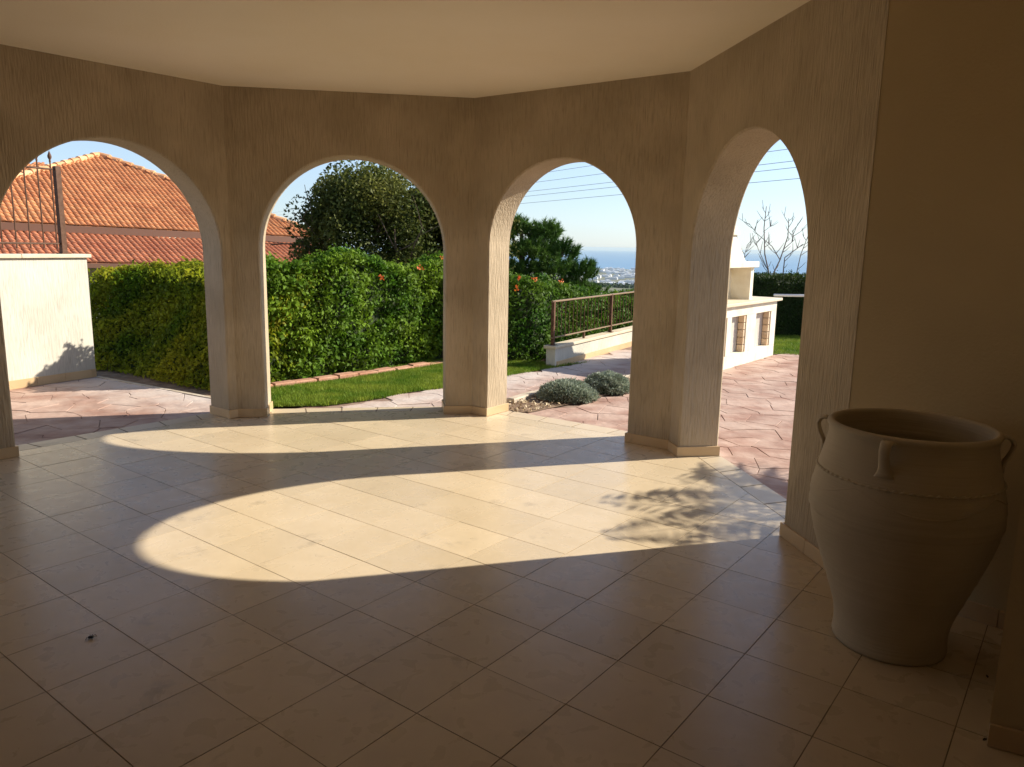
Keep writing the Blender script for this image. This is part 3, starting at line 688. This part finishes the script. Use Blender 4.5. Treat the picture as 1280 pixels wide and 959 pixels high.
hedge('hedge', [(3.0, 15.1), (5.2, 14.95), (8.2, 14.9)], .9, lambda t: 1.20, LEAF_D, 'dark straight clipped hedge behind the white barbecue', 34, 2600, .045, .05)

# ------------------------------------------------------------------ trees
def limb(mb, p, d, L, rad, depth, r, ends, nseg=5, gravity=.0, spread=.7):
    pts = [p]; rs = [rad]; q = Vector(p); dd = Vector(d).normalized()
    for k in range(nseg):
        dd = (dd + Vector((r.gauss(0, .16), r.gauss(0, .16), r.gauss(0, .10) + gravity))).normalized(); q = q + dd * (L / nseg); pts.append(q.copy()); rs.append(rad * (1 - .5 * (k + 1) / nseg))
    mb.tube(pts, rs, 6 if depth else 4)
    if depth == 0: ends.append(pts[-1]); return
    for k in range(r.choice([2, 3, 3])):
        i = r.randint(2, nseg); nd = (dd + Vector((r.gauss(0, spread), r.gauss(0, spread), r.gauss(0, spread * .6)))).normalized()
        limb(mb, pts[i], nd, L * r.uniform(.6, .8), rs[i] * .75, depth - 1, r, ends, nseg, gravity, spread)
def broadleaf(loc, rx, ry, rz, zc, m, label, seed, n=42000, size=.055):
    o = empty('tree', loc); tag(o, label, 'tree'); r = random.Random(seed); nr = np.random.default_rng(seed); mb = MB(); ends = []
    mb.tube([(0, 0, -.3), (.03, .02, .3), (0, .05, zc * .45)], [.15, .12, .10], 10)
    for k in range(6):
        a = k * 1.05 + r.uniform(-.3, .3); limb(mb, Vector((0, .05, zc * .4)), Vector((math.cos(a), math.sin(a), .9)), rz * .75, .05, 2, r, ends)
    mb.build('trunk', TWIG, o)
    # clumps of leaves on an uneven shell and inside it
    C = nr.normal(size=(150, 3)); C /= np.linalg.norm(C, axis=1)[:, None]; C *= (nr.uniform(.5, 1, 150) ** .5)[:, None]
    C *= (1 + .10 * wob(C, seed, 2.0))[:, None]
    C = C * (rx, ry, rz) + (0, 0, zc); idx = nr.integers(0, 150, n); sg = nr.uniform(.14, .27, 150)
    off = nr.normal(size=(n, 3)); off *= np.minimum(1, 1.9 / np.linalg.norm(off, axis=1))[:, None]; P = C[idx] + off * sg[idx][:, None]; N = P - (0, 0, zc); N /= np.linalg.norm(N, axis=1)[:, None]
    P = P[P[:, 2] > .1]; N = N[:len(P)]
    v, f = leaf_cards(P, N * .7, size, .5, .35, .8, seed); mesh('crown', v, f, m, o); return o
t1 = broadleaf((-2.36, 14.0, -.05), 1.48, 1.35, 1.80, 1.42, LEAF_T, 'round dense olive green tree behind the hedge beside the tiled roof', 41, 95000, .07)
r = np.random.default_rng(2); q = np.array([(-1.68, -.5, .95), (-1.6, -.6, 1.1), (-1.72, -.55, .8), (-1.8, -.5, 1.25)])[r.integers(0, 4, 130)] + r.normal(0, .06, (130, 3))
v, f = leaf_cards(q, q * 0 + (.2, -1, .3), .05, .6, .3, .7, 5); mesh('magenta_blossom', v, f, PINK, t1)
broadleaf((-1.30, 15.0, -.1), 1.15, 1.0, 1.35, 1.45, LEAF_T, 'smaller olive green tree at the right shoulder of the round one', 44, 42000, .065)

def pine(loc, clusters, label, seed, trunk_h, n_need=95, m=LEAF_P):
    o = empty('pine_tree', loc); tag(o, label, 'tree', None); r = np.random.default_rng(seed); rp = random.Random(seed); mb = MB()
    mb.tube([(0, 0, -.6), (.04, 0, trunk_h * .5), (0, .03, trunk_h)], [.11, .09, .03], 8); P = []; D = []
    for (cx, cy, cz, rx, rz, nt_) in clusters:
        mb.tube([(0, 0, max(-.4, cz - .8)), (cx * .5, cy * .5, cz - .3), (cx, cy, cz)], [.045, .03, .012], 6)
        for k in range(int(nt_ * 1.6)):
            e = r.normal(size=3); e /= np.linalg.norm(e); e[2] = abs(e[2]) * .8 + .05 if rp.random() < .8 else e[2]
            q = np.array([cx, cy, cz]) + e * (rx, rx, rz) * r.uniform(.55, 1.05)
            dirr = np.array([e[0] * .7, e[1] * .7, .9]); dirr /= np.linalg.norm(dirr); P.append(q); D.append(dirr)
            if k % 3 == 0: mb.tube([(cx, cy, cz), tuple((q + [cx, cy, cz]) / 2), tuple(q)], [.012, .009, .006], 4)
    P = np.array(P); D = np.array(D); mb.build('trunk', TWIG, o)
    I = np.repeat(np.arange(len(P)), n_need); n = len(I); dd = D[I] * .8 + r.normal(0, .55, (n, 3)); dd /= np.linalg.norm(dd, axis=1)[:, None]
    st = P[I] + D[I] * r.uniform(-.14, .10, (n, 1)); L = r.uniform(.09, .17, (n, 1)); sd_ = np.cross(dd, r.normal(size=(n, 3))); sd_ /= np.linalg.norm(sd_, axis=1)[:, None]; w = .009
    v = np.stack([st - sd_ * w, st + sd_ * w, st + dd * L], 1).reshape(-1, 3); mesh('needles', v, np.arange(3 * n).reshape(-1, 3), m, o); return o
pine((.15, 18.0, -.3), [(-.4, 0, 2.45, .35, .35, 26), (.0, .1, 2.25, .42, .4, 34), (.55, 0, 2.15, .38, .38, 30), (-.7, .2, 1.9, .45, .4, 32), (.2, -.2, 1.75, .5, .4, 40), (.95, 0, 1.75, .42, .4, 34), (.7, -.3, 1.35, .5, .4, 38), (1.35, 0, 1.3, .42, .38, 34), (-.3, -.2, 1.3, .55, .4, 34), (.2, -.2, .95, .55, .35, 34), (1.0, -.2, .9, .5, .35, 34), (1.65, .1, .85, .36, .32, 26), (-1.0, .1, 1.2, .5, .45, 30), (-1.2, .1, 2.1, .4, .5, 24)],
     'dark green pine tree with brushy needle tufts against the sea', 51, 2.5)
# bare fig-like tree beyond the dark hedge
def bare_tree(loc, segs, label, seed):
    o = empty('bare_tree', loc); tag(o, label, 'tree', None); r = random.Random(seed); mb = MB(); tw = MB(); L0 = Vector(loc)
    for P, rad in segs:
        pts = [Vector(p) - L0 for p in P]; mb.tube(pts, [rad * .5 * (1 - .6 * i / (len(pts) - 1)) for i in range(len(pts))], 6)
        for i in range(1, len(pts)):
            for _ in range(2 if i < len(pts) - 1 else 4):
                a = pts[i - 1].lerp(pts[i], r.uniform(.2, 1)); d = (pts[i] - pts[i - 1]).normalized(); sdv = Vector((r.choice((-1, 1)) * r.uniform(.3, .9), r.uniform(-.4, .4), r.uniform(.1, .5)))
                e = a + (d * .6 + sdv).normalized() * r.uniform(.12, .34); tw.tube([a, a.lerp(e, .5) + Vector((0, 0, -.012)), e], [.008, .006, .003], 4)
                if r.random() < .35: e2 = e + Vector((r.uniform(-.1, .1), 0, r.uniform(.05, .14))); tw.tube([a.lerp(e, .6), e2], [.006, .004], 4)
    mb.build('branch_core', BARE, o); tag(tw.build('twigs', BARE, o), kind='stuff'); return o
def px(u, v, Y):
    d = right * ((u - 640) / 947.954) + down * ((v - 479.5) / 947.954) + fwd; t = Y / d.y; return Vector((0, 0, HC)) + d * t
Yb = 16.4
bare_tree(px(962, 440, Yb), [([px(962, 440, Yb), px(963, 350, Yb), px(956, 318, Yb), px(955, 285, Yb), px(958, 258, Yb)], .035), ([px(963, 350, Yb), px(975, 325, Yb + .2), px(985, 295, Yb + .2), px(986, 273, Yb + .2)], .032),
    ([px(975, 325, Yb + .2), px(965, 308, Yb), px(946, 292, Yb), px(936, 279, Yb)], .02), ([px(963, 345, Yb), px(948, 312, Yb), px(944, 300, Yb)], .016), ([px(954, 290, Yb), px(972, 276, Yb)], .012), ([px(979, 312, Yb + .2), px(993, 300, Yb + .2), px(990, 288, Yb)], .018)],
    'leafless pale branched tree in the middle behind the dark hedge', 61)
bare_tree(px(995, 440, Yb + .5), [([px(985, 440, Yb + .5), px(978, 350, Yb + .5), px(981, 322, Yb + .5), px(1004, 305, Yb + .5)], .035), ([px(996, 440, Yb + .6), px(994, 350, Yb + .6), px(1001, 318, Yb + .6), px(1012, 290, Yb + .6)], .028)],
    'leafless tree at the right edge of the last arch', 62)
bare_tree(px(930, 440, Yb + .3), [([px(930, 440, Yb + .3), px(926, 340, Yb + .3), px(924, 310, Yb + .3), px(920, 290, Yb + .3)], .028), ([px(927, 345, Yb + .3), px(931, 318, Yb + .3), px(934, 306, Yb + .3)], .014)],
    'leafless tree next to the barbecue chimney', 63)
for k, (a, b) in enumerate([((4.55, 13.2, 0), (4.95, 13.4, .55)), ((5.0, 13.7, 0), (5.15, 13.8, .6))]): pass

# ------------------------------------------------------------------ neighbour house with clay roofs
E0 = Vector((-13.32, 20.0, 2.02)); E1 = Vector((-8.07, 25.0, 1.84)); D_ = E1 - E0
CL = E0 - D_ * .34; CRr = E0 + D_ * 1.32; APX = px(124, 195, 26.8)
nb = empty('neighbour_house', (-12, 24, -1)); nb.location = (0, 0, 0); tag(nb, 'neighbouring house with terracotta tiled hip roof behind the white wall', 'house')
def tiled_plane(name, a, b, top_a, top_b, m, parent, cw=.155, rl=.26, lift=.04, top=0.0, pans=5):
    """courses of barrel tiles on the plane a-b (eave) up to top_a-top_b; every tile its own shell"""
    a, b, ta, tb = map(Vector, (a, b, top_a, top_b)); W_ = (b - a).length; H_ = ((ta + tb) / 2 - (a + b) / 2).length
    u = (b - a).normalized(); up = ((ta + tb) / 2 - (a + b) / 2); up = (up - u * up.dot(u)).normalized(); nrm = u.cross(up).normalized()
    if nrm.z < 0: nrm = -nrm
    hgt = (ta - a).dot(up); sa, sb = (ta - a).dot(u), (tb - a).dot(u); ncol = int(W_ / cw); nrow = int(hgt / rl) + 1; vv = []; ff = []
    for j in range(nrow):
        y0 = j * rl; lo = y0 / hgt * sa; hi = W_ - y0 / hgt * (W_ - sb)
        for i in range(ncol):
            x = (i + .5) * cw
            if x < lo or x > hi: continue
            base = len(vv); jx = random.uniform(-.006, .006); jy = random.uniform(-.01, .01); y1 = min(y0 + rl * 1.12, hgt)
            for yy, zz in ((y0 + jy, .035), (y1 + jy, .012)):
                for k in range(pans + 1):
                    t = k / pans; vv.append(a + u * (x + jx + (t - .5) * cw) + up * yy + nrm * (zz + lift * math.sin(math.pi * t)))
            ff += [(base + k, base + k + 1, base + pans + 2 + k, base + pans + 1 + k) for k in range(pans)]
            ff.append(tuple(base + k for k in range(pans + 1))[::-1])
    o = mesh(name, vv, ff, m, parent); return o
mid_in = Vector((-(D_.y), D_.x, 0)).normalized() * 2 * 5.85
CLb, CRb = CL + mid_in, CRr + mid_in
rf = MB().add([CL, CRr, CRb, CLb, APX - Vector((0, 0, .02))], [(0, 1, 4), (1, 2, 4), (2, 3, 4), (3, 0, 4)]).build('roof', ROOFT, nb)
tag(tiled_plane('roof_tile', CL, CRr, APX, APX, ROOFT, rf), kind='stuff')
tag(tiled_plane('roof_tile', CRr, CRb, APX, APX, ROOFT, rf), kind='stuff'); tag(tiled_plane('roof_tile', CLb, CL, APX, APX, ROOFT, rf), kind='stuff')
mbr = MB()
def ridge(a, b, rad=.10, st=.38):
    a, b = Vector(a), Vector(b); L = (b - a).length; k = int(L / st); d = (b - a) / k
    for j in range(k): p = a + d * j; mbr.tube([p + Vector((0, 0, .06)), p + d * 1.08 + Vector((0, 0, .035))], [rad * 1.12, rad * .9], 10)
ridge(CL, APX); ridge(CRr, APX); tag(mbr.build('ridge_tile', RIDGE, rf), kind='stuff')
fo = Vector((D_.y, -D_.x, 0)).normalized()
def board(a, b, h, t, z, m, name, parent):
    a, b = Vector(a), Vector(b); o_ = fo * t
    MB().add([a + Vector((0, 0, z)), b + Vector((0, 0, z)), b + Vector((0, 0, z - h)), a + Vector((0, 0, z - h)), a - o_ + Vector((0, 0, z)), b - o_ + Vector((0, 0, z)), b - o_ + Vector((0, 0, z - h)), a - o_ + Vector((0, 0, z - h))],
             [(0, 3, 2, 1), (4, 5, 6, 7), (0, 1, 5, 4), (3, 7, 6, 2), (0, 4, 7, 3), (1, 2, 6, 5)]).build(name, m, parent)
board(CL + fo * .05, CRr + fo * .05, .20, .08, .0, FASCIA, 'fascia', nb); board(CRr, CRb, .2, .05, 0, FASCIA, 'fascia', nb)
LR0 = CL + Vector((0, 0, -.24)) + fo * .0; LR1 = CRr + Vector((0, 0, -.24)); F0 = LR0 + fo * 2.0 + Vector((0, 0, -.72)); F1 = LR1 + fo * 2.0 + Vector((0, 0, -.72))
low = MB().add([F0, F1, LR1, LR0], [(0, 1, 2, 3)]).build('lower_roof', ROOFR, nb)
tag(tiled_plane('roof_tile', F0, F1, LR0, LR1, ROOFR, low), kind='stuff'); board(F0 + fo * .03, F1 + fo * .03, .12, .06, .0, FASCIA, 'fascia', nb)
for (a, b) in ((CL, CRr), (CRr, CRb), (CLb, CL)):
    ins = (APX - (a + b) / 2); ins.z = 0; ins.normalize(); a2, b2 = a + ins * .5, b + ins * .5
    MB().add([(a2.x, a2.y, 1.7), (b2.x, b2.y, 1.7), (b2.x, b2.y, -2.5), (a2.x, a2.y, -2.5)], [(0, 1, 2, 3)]).build('wall', HOUSEWALL, nb)
# second, farther roof just showing behind the hip
nb2 = empty('neighbour_house'); tag(nb2, 'farther tiled roof peeking out behind the hip of the near one', 'house')
A2 = px(52, 204, 33); q0 = A2 + Vector((-7, -5.5, -2.4)); q1 = A2 + Vector((4.5, -4.5, -2.4)); q2 = A2 + Vector((5, 6, -2.4)); q3 = A2 + Vector((-7, 6, -2.4))
rf2 = MB().add([q0, q1, q2, q3, A2], [(0, 1, 4), (1, 2, 4), (2, 3, 4), (3, 0, 4)]).build('roof', ROOFT, nb2); tag(tiled_plane('roof_tile', q0, q1, A2, A2, ROOFT, rf2), kind='stuff')
MB().prism([(q0.x + .5, q0.y + .5), (q1.x - .5, q1.y + .5), (q2.x - .5, q2.y - .5), (q3.x + .5, q3.y - .5)], -3, q0.z - .05).build('wall', HOUSEWALL, nb2)

# ------------------------------------------------------------------ white boundary wall with iron fence
bw = empty('boundary_wall'); tag(bw, 'white combed plaster boundary wall with cream cap and iron fence above', 'wall')
wu = (w2 - w1).normalized(); wn = nw; A_ = w1 - wu * 3.0; B_ = w1 + wu * 1.02; rzw = math.atan2(wu.y, wu.x)
MB().prism([A_, B_, B_ + wn * .2, A_ + wn * .2], -.1, 1.42).build('wall_body', WHITEPL, bw)
for k in range(5):
    a = A_ + wu * (k * .815 - .01); b = a + wu * .81; c = (a + b) / 2 + wn * .1; MB().box((c.x, c.y, 1.445), (.808, .27, .045), rzw, .006).build('cap_stone', CAPSTONE, bw)
k = 0
s = 0.0
while s < 4.0:
    a = A_ + wu * s; b = A_ + wu * min(s + .33, 4.02); c = (a + b) / 2 - wn * .007; MB().box((c.x, c.y, .038), ((b - a).length - .003, .015, .10), rzw, .003).build('skirting_tile', SKIRT, bw); s += .33
fe = empty('iron_fence'); tag(fe, 'dark iron fence with spear tipped bars standing on the white boundary wall', 'fence')
P_ = lambda s, z, o=.1: (*(w1 + wu * s + wn * o), z)
c = P_(.81, 0); MB().box((c[0], c[1], (1.467 + 2.46) / 2), (.06, .06, .99), rzw, .004).build('post', IRON, fe)
MB().box((c[0], c[1], 1.472), (.11, .11, .012), rzw).build('base_plate', IRON, fe)
for z in (1.585, 2.42): MB().tube([P_(-3, z), P_(.79, z)], .011, 6).build('rail', IRON, fe)
s = .74
while s > -2.9:
    MB().tube([P_(s, 1.53), P_(s, 2.50)], .0085, 6).build('bar', IRON, fe); q = fe.children[-1]
    MB().lathe([(.001, -.004), (.010, .0), (.012, .01), (.008, .02), (.020, .045), (.022, .065), (.012, .095), (.001, .125)], P_(s, 2.50), 10).build('spear_tip', IRON, q, True)
    s -= .152
# ------------------------------------------------------------------ low wall with railing
a3, b3 = Vector((.56, 10.60)), Vector((2.06, 13.23)); ru = (b3 - a3).normalized(); rn = Vector((ru.y, -ru.x)); rz3 = math.atan2(ru.y, ru.x); b4 = a3 + ru * 4.6
lw = empty('low_wall'); tag(lw, 'low white garden wall with cream coping under the iron railing', 'wall')
MB().prism([a3 - ru * .05 + rn * .07, b4 + rn * .07, b4 - rn * .07, a3 - ru * .05 - rn * .07], -.1, .245).build('wall_body', WHITEPL, lw)
for k in range(8):
    c = a3 + ru * (-.09 + .59 * k + .295); MB().box((c.x, c.y, .2685), (.587, .19, .043), rz3, .006).build('coping_stone', CAPSTONE, lw)
MB().prism([a3 + ru * .0 + rn * .071, b4 + rn * .071, b4 + rn * .085, a3 + rn * .085], -.05, .065).build('skirting', SKIRT, lw)
ra = empty('railing'); tag(ra, 'brown iron railing on the low garden wall in front of the hedge', 'railing')
Q_ = lambda s, z: (*(a3 + ru * s), z)
for s in (.0, 2.09, 4.18):
    c = Q_(s, 0); MB().box((c[0], c[1], .6), (.045, .045, .62), rz3, .003).build('post', IRON, ra); MB().box((c[0], c[1], .294), (.09, .09, .01), rz3).build('base_plate', IRON, ra)
HRM = mat('worn_handrail', (0.26, 0.17, 0.10), .5)
for z, h in ((.905, .022), (.395, .016)): 
    c = a3 + ru * 2.09; MB().box((c.x, c.y, z), (4.26, .035, h), rz3, .003).build('rail', HRM, ra)
s = .13
while s < 4.1:
    if abs(s - 2.09) > .05: MB().tube([Q_(s, .40), Q_(s, .895)], .006, 5).build('baluster', IRON, ra)
    s += .131
c = Q_(1.05, 0); MB().box((c[0], c[1], .34), (.03, .03, .11), rz3).build('foot', IRON, ra)

# ------------------------------------------------------------------ white masonry barbecue
GA = Vector((3.0, 10.61)); gu = Vector((1.23, 1.61)).normalized(); gn = Vector((gu.y, -gu.x)); rg = math.atan2(gu.y, gu.x)
bq = empty('barbecue'); tag(bq, 'white built-in masonry barbecue with two niches, counter and chimney', 'barbecue')
def gb(mb, s0, s1, d0, d1, z0, z1, ch=.0):      # d is the distance behind the front plane
    c = GA + gu * (s0 + s1) / 2 - gn * (d0 + d1) / 2; return mb.box((c.x, c.y, (z0 + z1) / 2), (s1 - s0, d1 - d0, z1 - z0), rg, ch)
GS0, GS1, GD = -.62, 2.02, .56
mb = MB(); nich = [(-.46, .0), (.16, .74), (1.12, 1.79)]
xs = [GS0] + [q for n_ in nich for q in n_] + [GS1]
for a, b in zip(xs[::2], xs[1::2]): gb(mb, a, b, 0, GD, .172, .718)
gb(mb, GS0, GS1, 0, GD, -.05, .17); gb(mb, GS0, GS1, 0, GD, .72, .868)
mb.build('base', WHITEM, bq); mb = MB(); gb(mb, GS0 + .02, GS1 - .02, .32, .54, .171, .719); mb.build('niche_back', BOARD, bq)
mb = MB(); gb(mb, GS0 - .06, GS1 + .08, -.06, GD + .04, .87, .915, .006); mb.build('counter', CAPSTONE, bq)
for a, b in nich:
    for z in range(5):
        for k in range(1):
            n_ = 1; d0 = .015 + k * .092 / n_; d1 = .015 + (k + 1) * .092 / n_ - .004
            mb = MB(); gb(mb, b - .062, b - .002, d0, d1, .174 + z * .109, .174 + z * .109 + .101, .005); mb.build('brick', GBRICK, bq)
    mb = MB(); gb(mb, a + .003, b - .003, .112, .14, .174, .715); mb.build('grey_board', BOARD, bq)
for sa_, sb_ in ((.12, .24), (1.15, 1.27)): gb(MB(), sa_, sb_, .14, GD, .9155, 1.40).build('firebox_side', WHITEM, bq)
mb = MB(); gb(mb, .24, 1.15, GD - .12, GD, .9155, 1.40); mb.build('firebox_back', WHITEM, bq)
mb = MB(); gb(mb, .08, 1.31, .08, GD + .02, 1.402, 1.49, .006); mb.build('hood_slab', WHITEM, bq)
def ctr(s, d, z): c = GA + gu * s - gn * d; return (c.x, c.y, z)
lo_ = [(.30, .18), (1.00, .18), (1.00, .52), (.30, .52)]; hi_ = [(.50, .27), (.80, .27), (.80, .46), (.50, .46)]
v = [ctr(s, d, 1.49) for s, d in lo_] + [ctr(s, d, 1.86) for s, d in hi_] + [ctr(s, d, 2.0) for s, d in hi_]
MB().add(v, [(i, (i + 1) % 4, 4 + (i + 1) % 4, 4 + i) for i in range(4)] + [(4 + i, 4 + (i + 1) % 4, 8 + (i + 1) % 4, 8 + i) for i in range(4)]).build('chimney', WHITEM, bq)
mb = MB(); gb(mb, .46, .84, .23, .50, 1.87, 1.93, .004); mb.build('chimney_cap', WHITEM, bq)
# white pipe rail beyond the barbecue
wp = empty('pipe_rail'); tag(wp, 'thin white horizontal pipe rail between the barbecue and the right pillar', 'rail')
MB().tube([(4.35, 12.75, .925), (5.6, 12.75, .925)], .022, 8).build('pipe', PIPE, wp, True)
MB().tube([(5.13, 12.75, .95), (5.13, 12.75, .0)], .02, 8).build('post', PIPE, wp, True); bpy.data.objects.get('post')
MB().lathe([(.001, -.14), (.05, -.12), (.08, -.05), (.085, .03), (.06, .09), (.001, .11)], (5.13, 12.75, .80), 16).build('round_cover', PIPE, wp, True)

# ------------------------------------------------------------------ power cables
dw = Vector((-.459, .888, 0)).normalized()
for k, (yy, dy) in enumerate(((250.2, .0), (240.6, .1), (234.6, .0), (224.0, .0), (213.5, .1))):
    o3 = px(700, yy, 35.0); pts = []
    for j in range(31):
        t = -32 + 110 * j / 30; q = o3 + dw * t; pts.append((q.x, q.y, q.z + .00004 * t * t - (.02 * math.sin(t * .11 + k))))
    cb = MB().tube(pts, .008, 5).build('power_cable', CABLE)
    nm = ['lowest', 'second lowest', 'middle', 'second highest', 'highest'][k]
    tag(cb, nm + ' of the thin power cables crossing the pale sky', 'cable', 'power cables crossing the sky')

# ------------------------------------------------------------------ palm-like plant outside the last arch (its shadow falls on the tiles)
def palm(loc, label, seed):
    o = empty('palm_plant', loc); tag(o, label, 'plant'); r = random.Random(seed)
    MB().tube([(0, 0, -.05), (.02, .02, .7), (0, 0, 1.4)], [.09, .08, .06], 8).build('trunk', TWIG, o)
    for k in range(32):
        a = k * 2 * math.pi / 13 + r.uniform(-.2, .2); L = r.uniform(.85, 1.35); el = r.uniform(.7, 1.35); mb = MB(); pts = []
        for j in range(13):
            t = j / 12; rr2 = L * t * math.cos(el - t * .9) ; z = 1.38 + L * (math.sin(el) * t - .42 * t * t)
            pts.append(Vector((math.cos(a) * rr2, math.sin(a) * rr2, z)))
        mb.tube(pts, [.008 * (1 - .8 * j / 12) + .001 for j in range(13)], 5)
        for j in range(2, 13):
            for q in range(2):
                p = pts[j - 1].lerp(pts[j], q / 2 + r.uniform(0, .3)); d = (pts[j] - pts[j - 1]).normalized(); sdv = Vector((-math.sin(a), math.cos(a), 0))
                for sg in (-1, 1):
                    l = .36 * math.sin(math.pi * min(.97, (j + 1) / 14)) + .06; e = (d * .75 + sdv * sg + Vector((0, 0, -.12))).normalized(); w = Vector((0, 0, 1)).cross(e).normalized() * .0028
                    mb.add([p - w, p + w, p + e * l * .6 + w * .9 + Vector((0, 0, -.02)), p + e * l + Vector((0, 0, -.08)), p + e * l * .6 - w * .9 + Vector((0, 0, -.02))], [(0, 1, 2, 3, 4)])
        mb.build('frond', LEAF_G, o)
palm((4.73, 5.38, 0), 'feathery palm plant growing just outside the last arch', 71)

# ------------------------------------------------------------------ thin sea haze
hz = mesh('haze', [(x, y, z) for z in (-2400.0, 8.0) for x, y in ((-61000, -61000), (61000, -61000), (61000, 61000), (-61000, 61000))], [(3, 2, 1, 0), (4, 5, 6, 7), (0, 1, 5, 4), (1, 2, 6, 5), (2, 3, 7, 6), (3, 0, 4, 7)], CORE)
hm = bpy.data.materials.new('sea_haze'); hm.use_nodes = True; hn = hm.node_tree
for q in list(hn.nodes):
    if q.type != 'OUTPUT_MATERIAL': hn.nodes.remove(q)
pv = hn.nodes.new('ShaderNodeVolumePrincipled'); pv.inputs['Density'].default_value = 4e-5; pv.inputs['Color'].default_value = (0.78, 0.93, 1, 1)
hn.links.new(pv.outputs[0], [q for q in hn.nodes if q.type == 'OUTPUT_MATERIAL'][0].inputs['Volume'])
hz.data.materials.clear(); hz.data.materials.append(hm); tag(hz, kind='stuff')
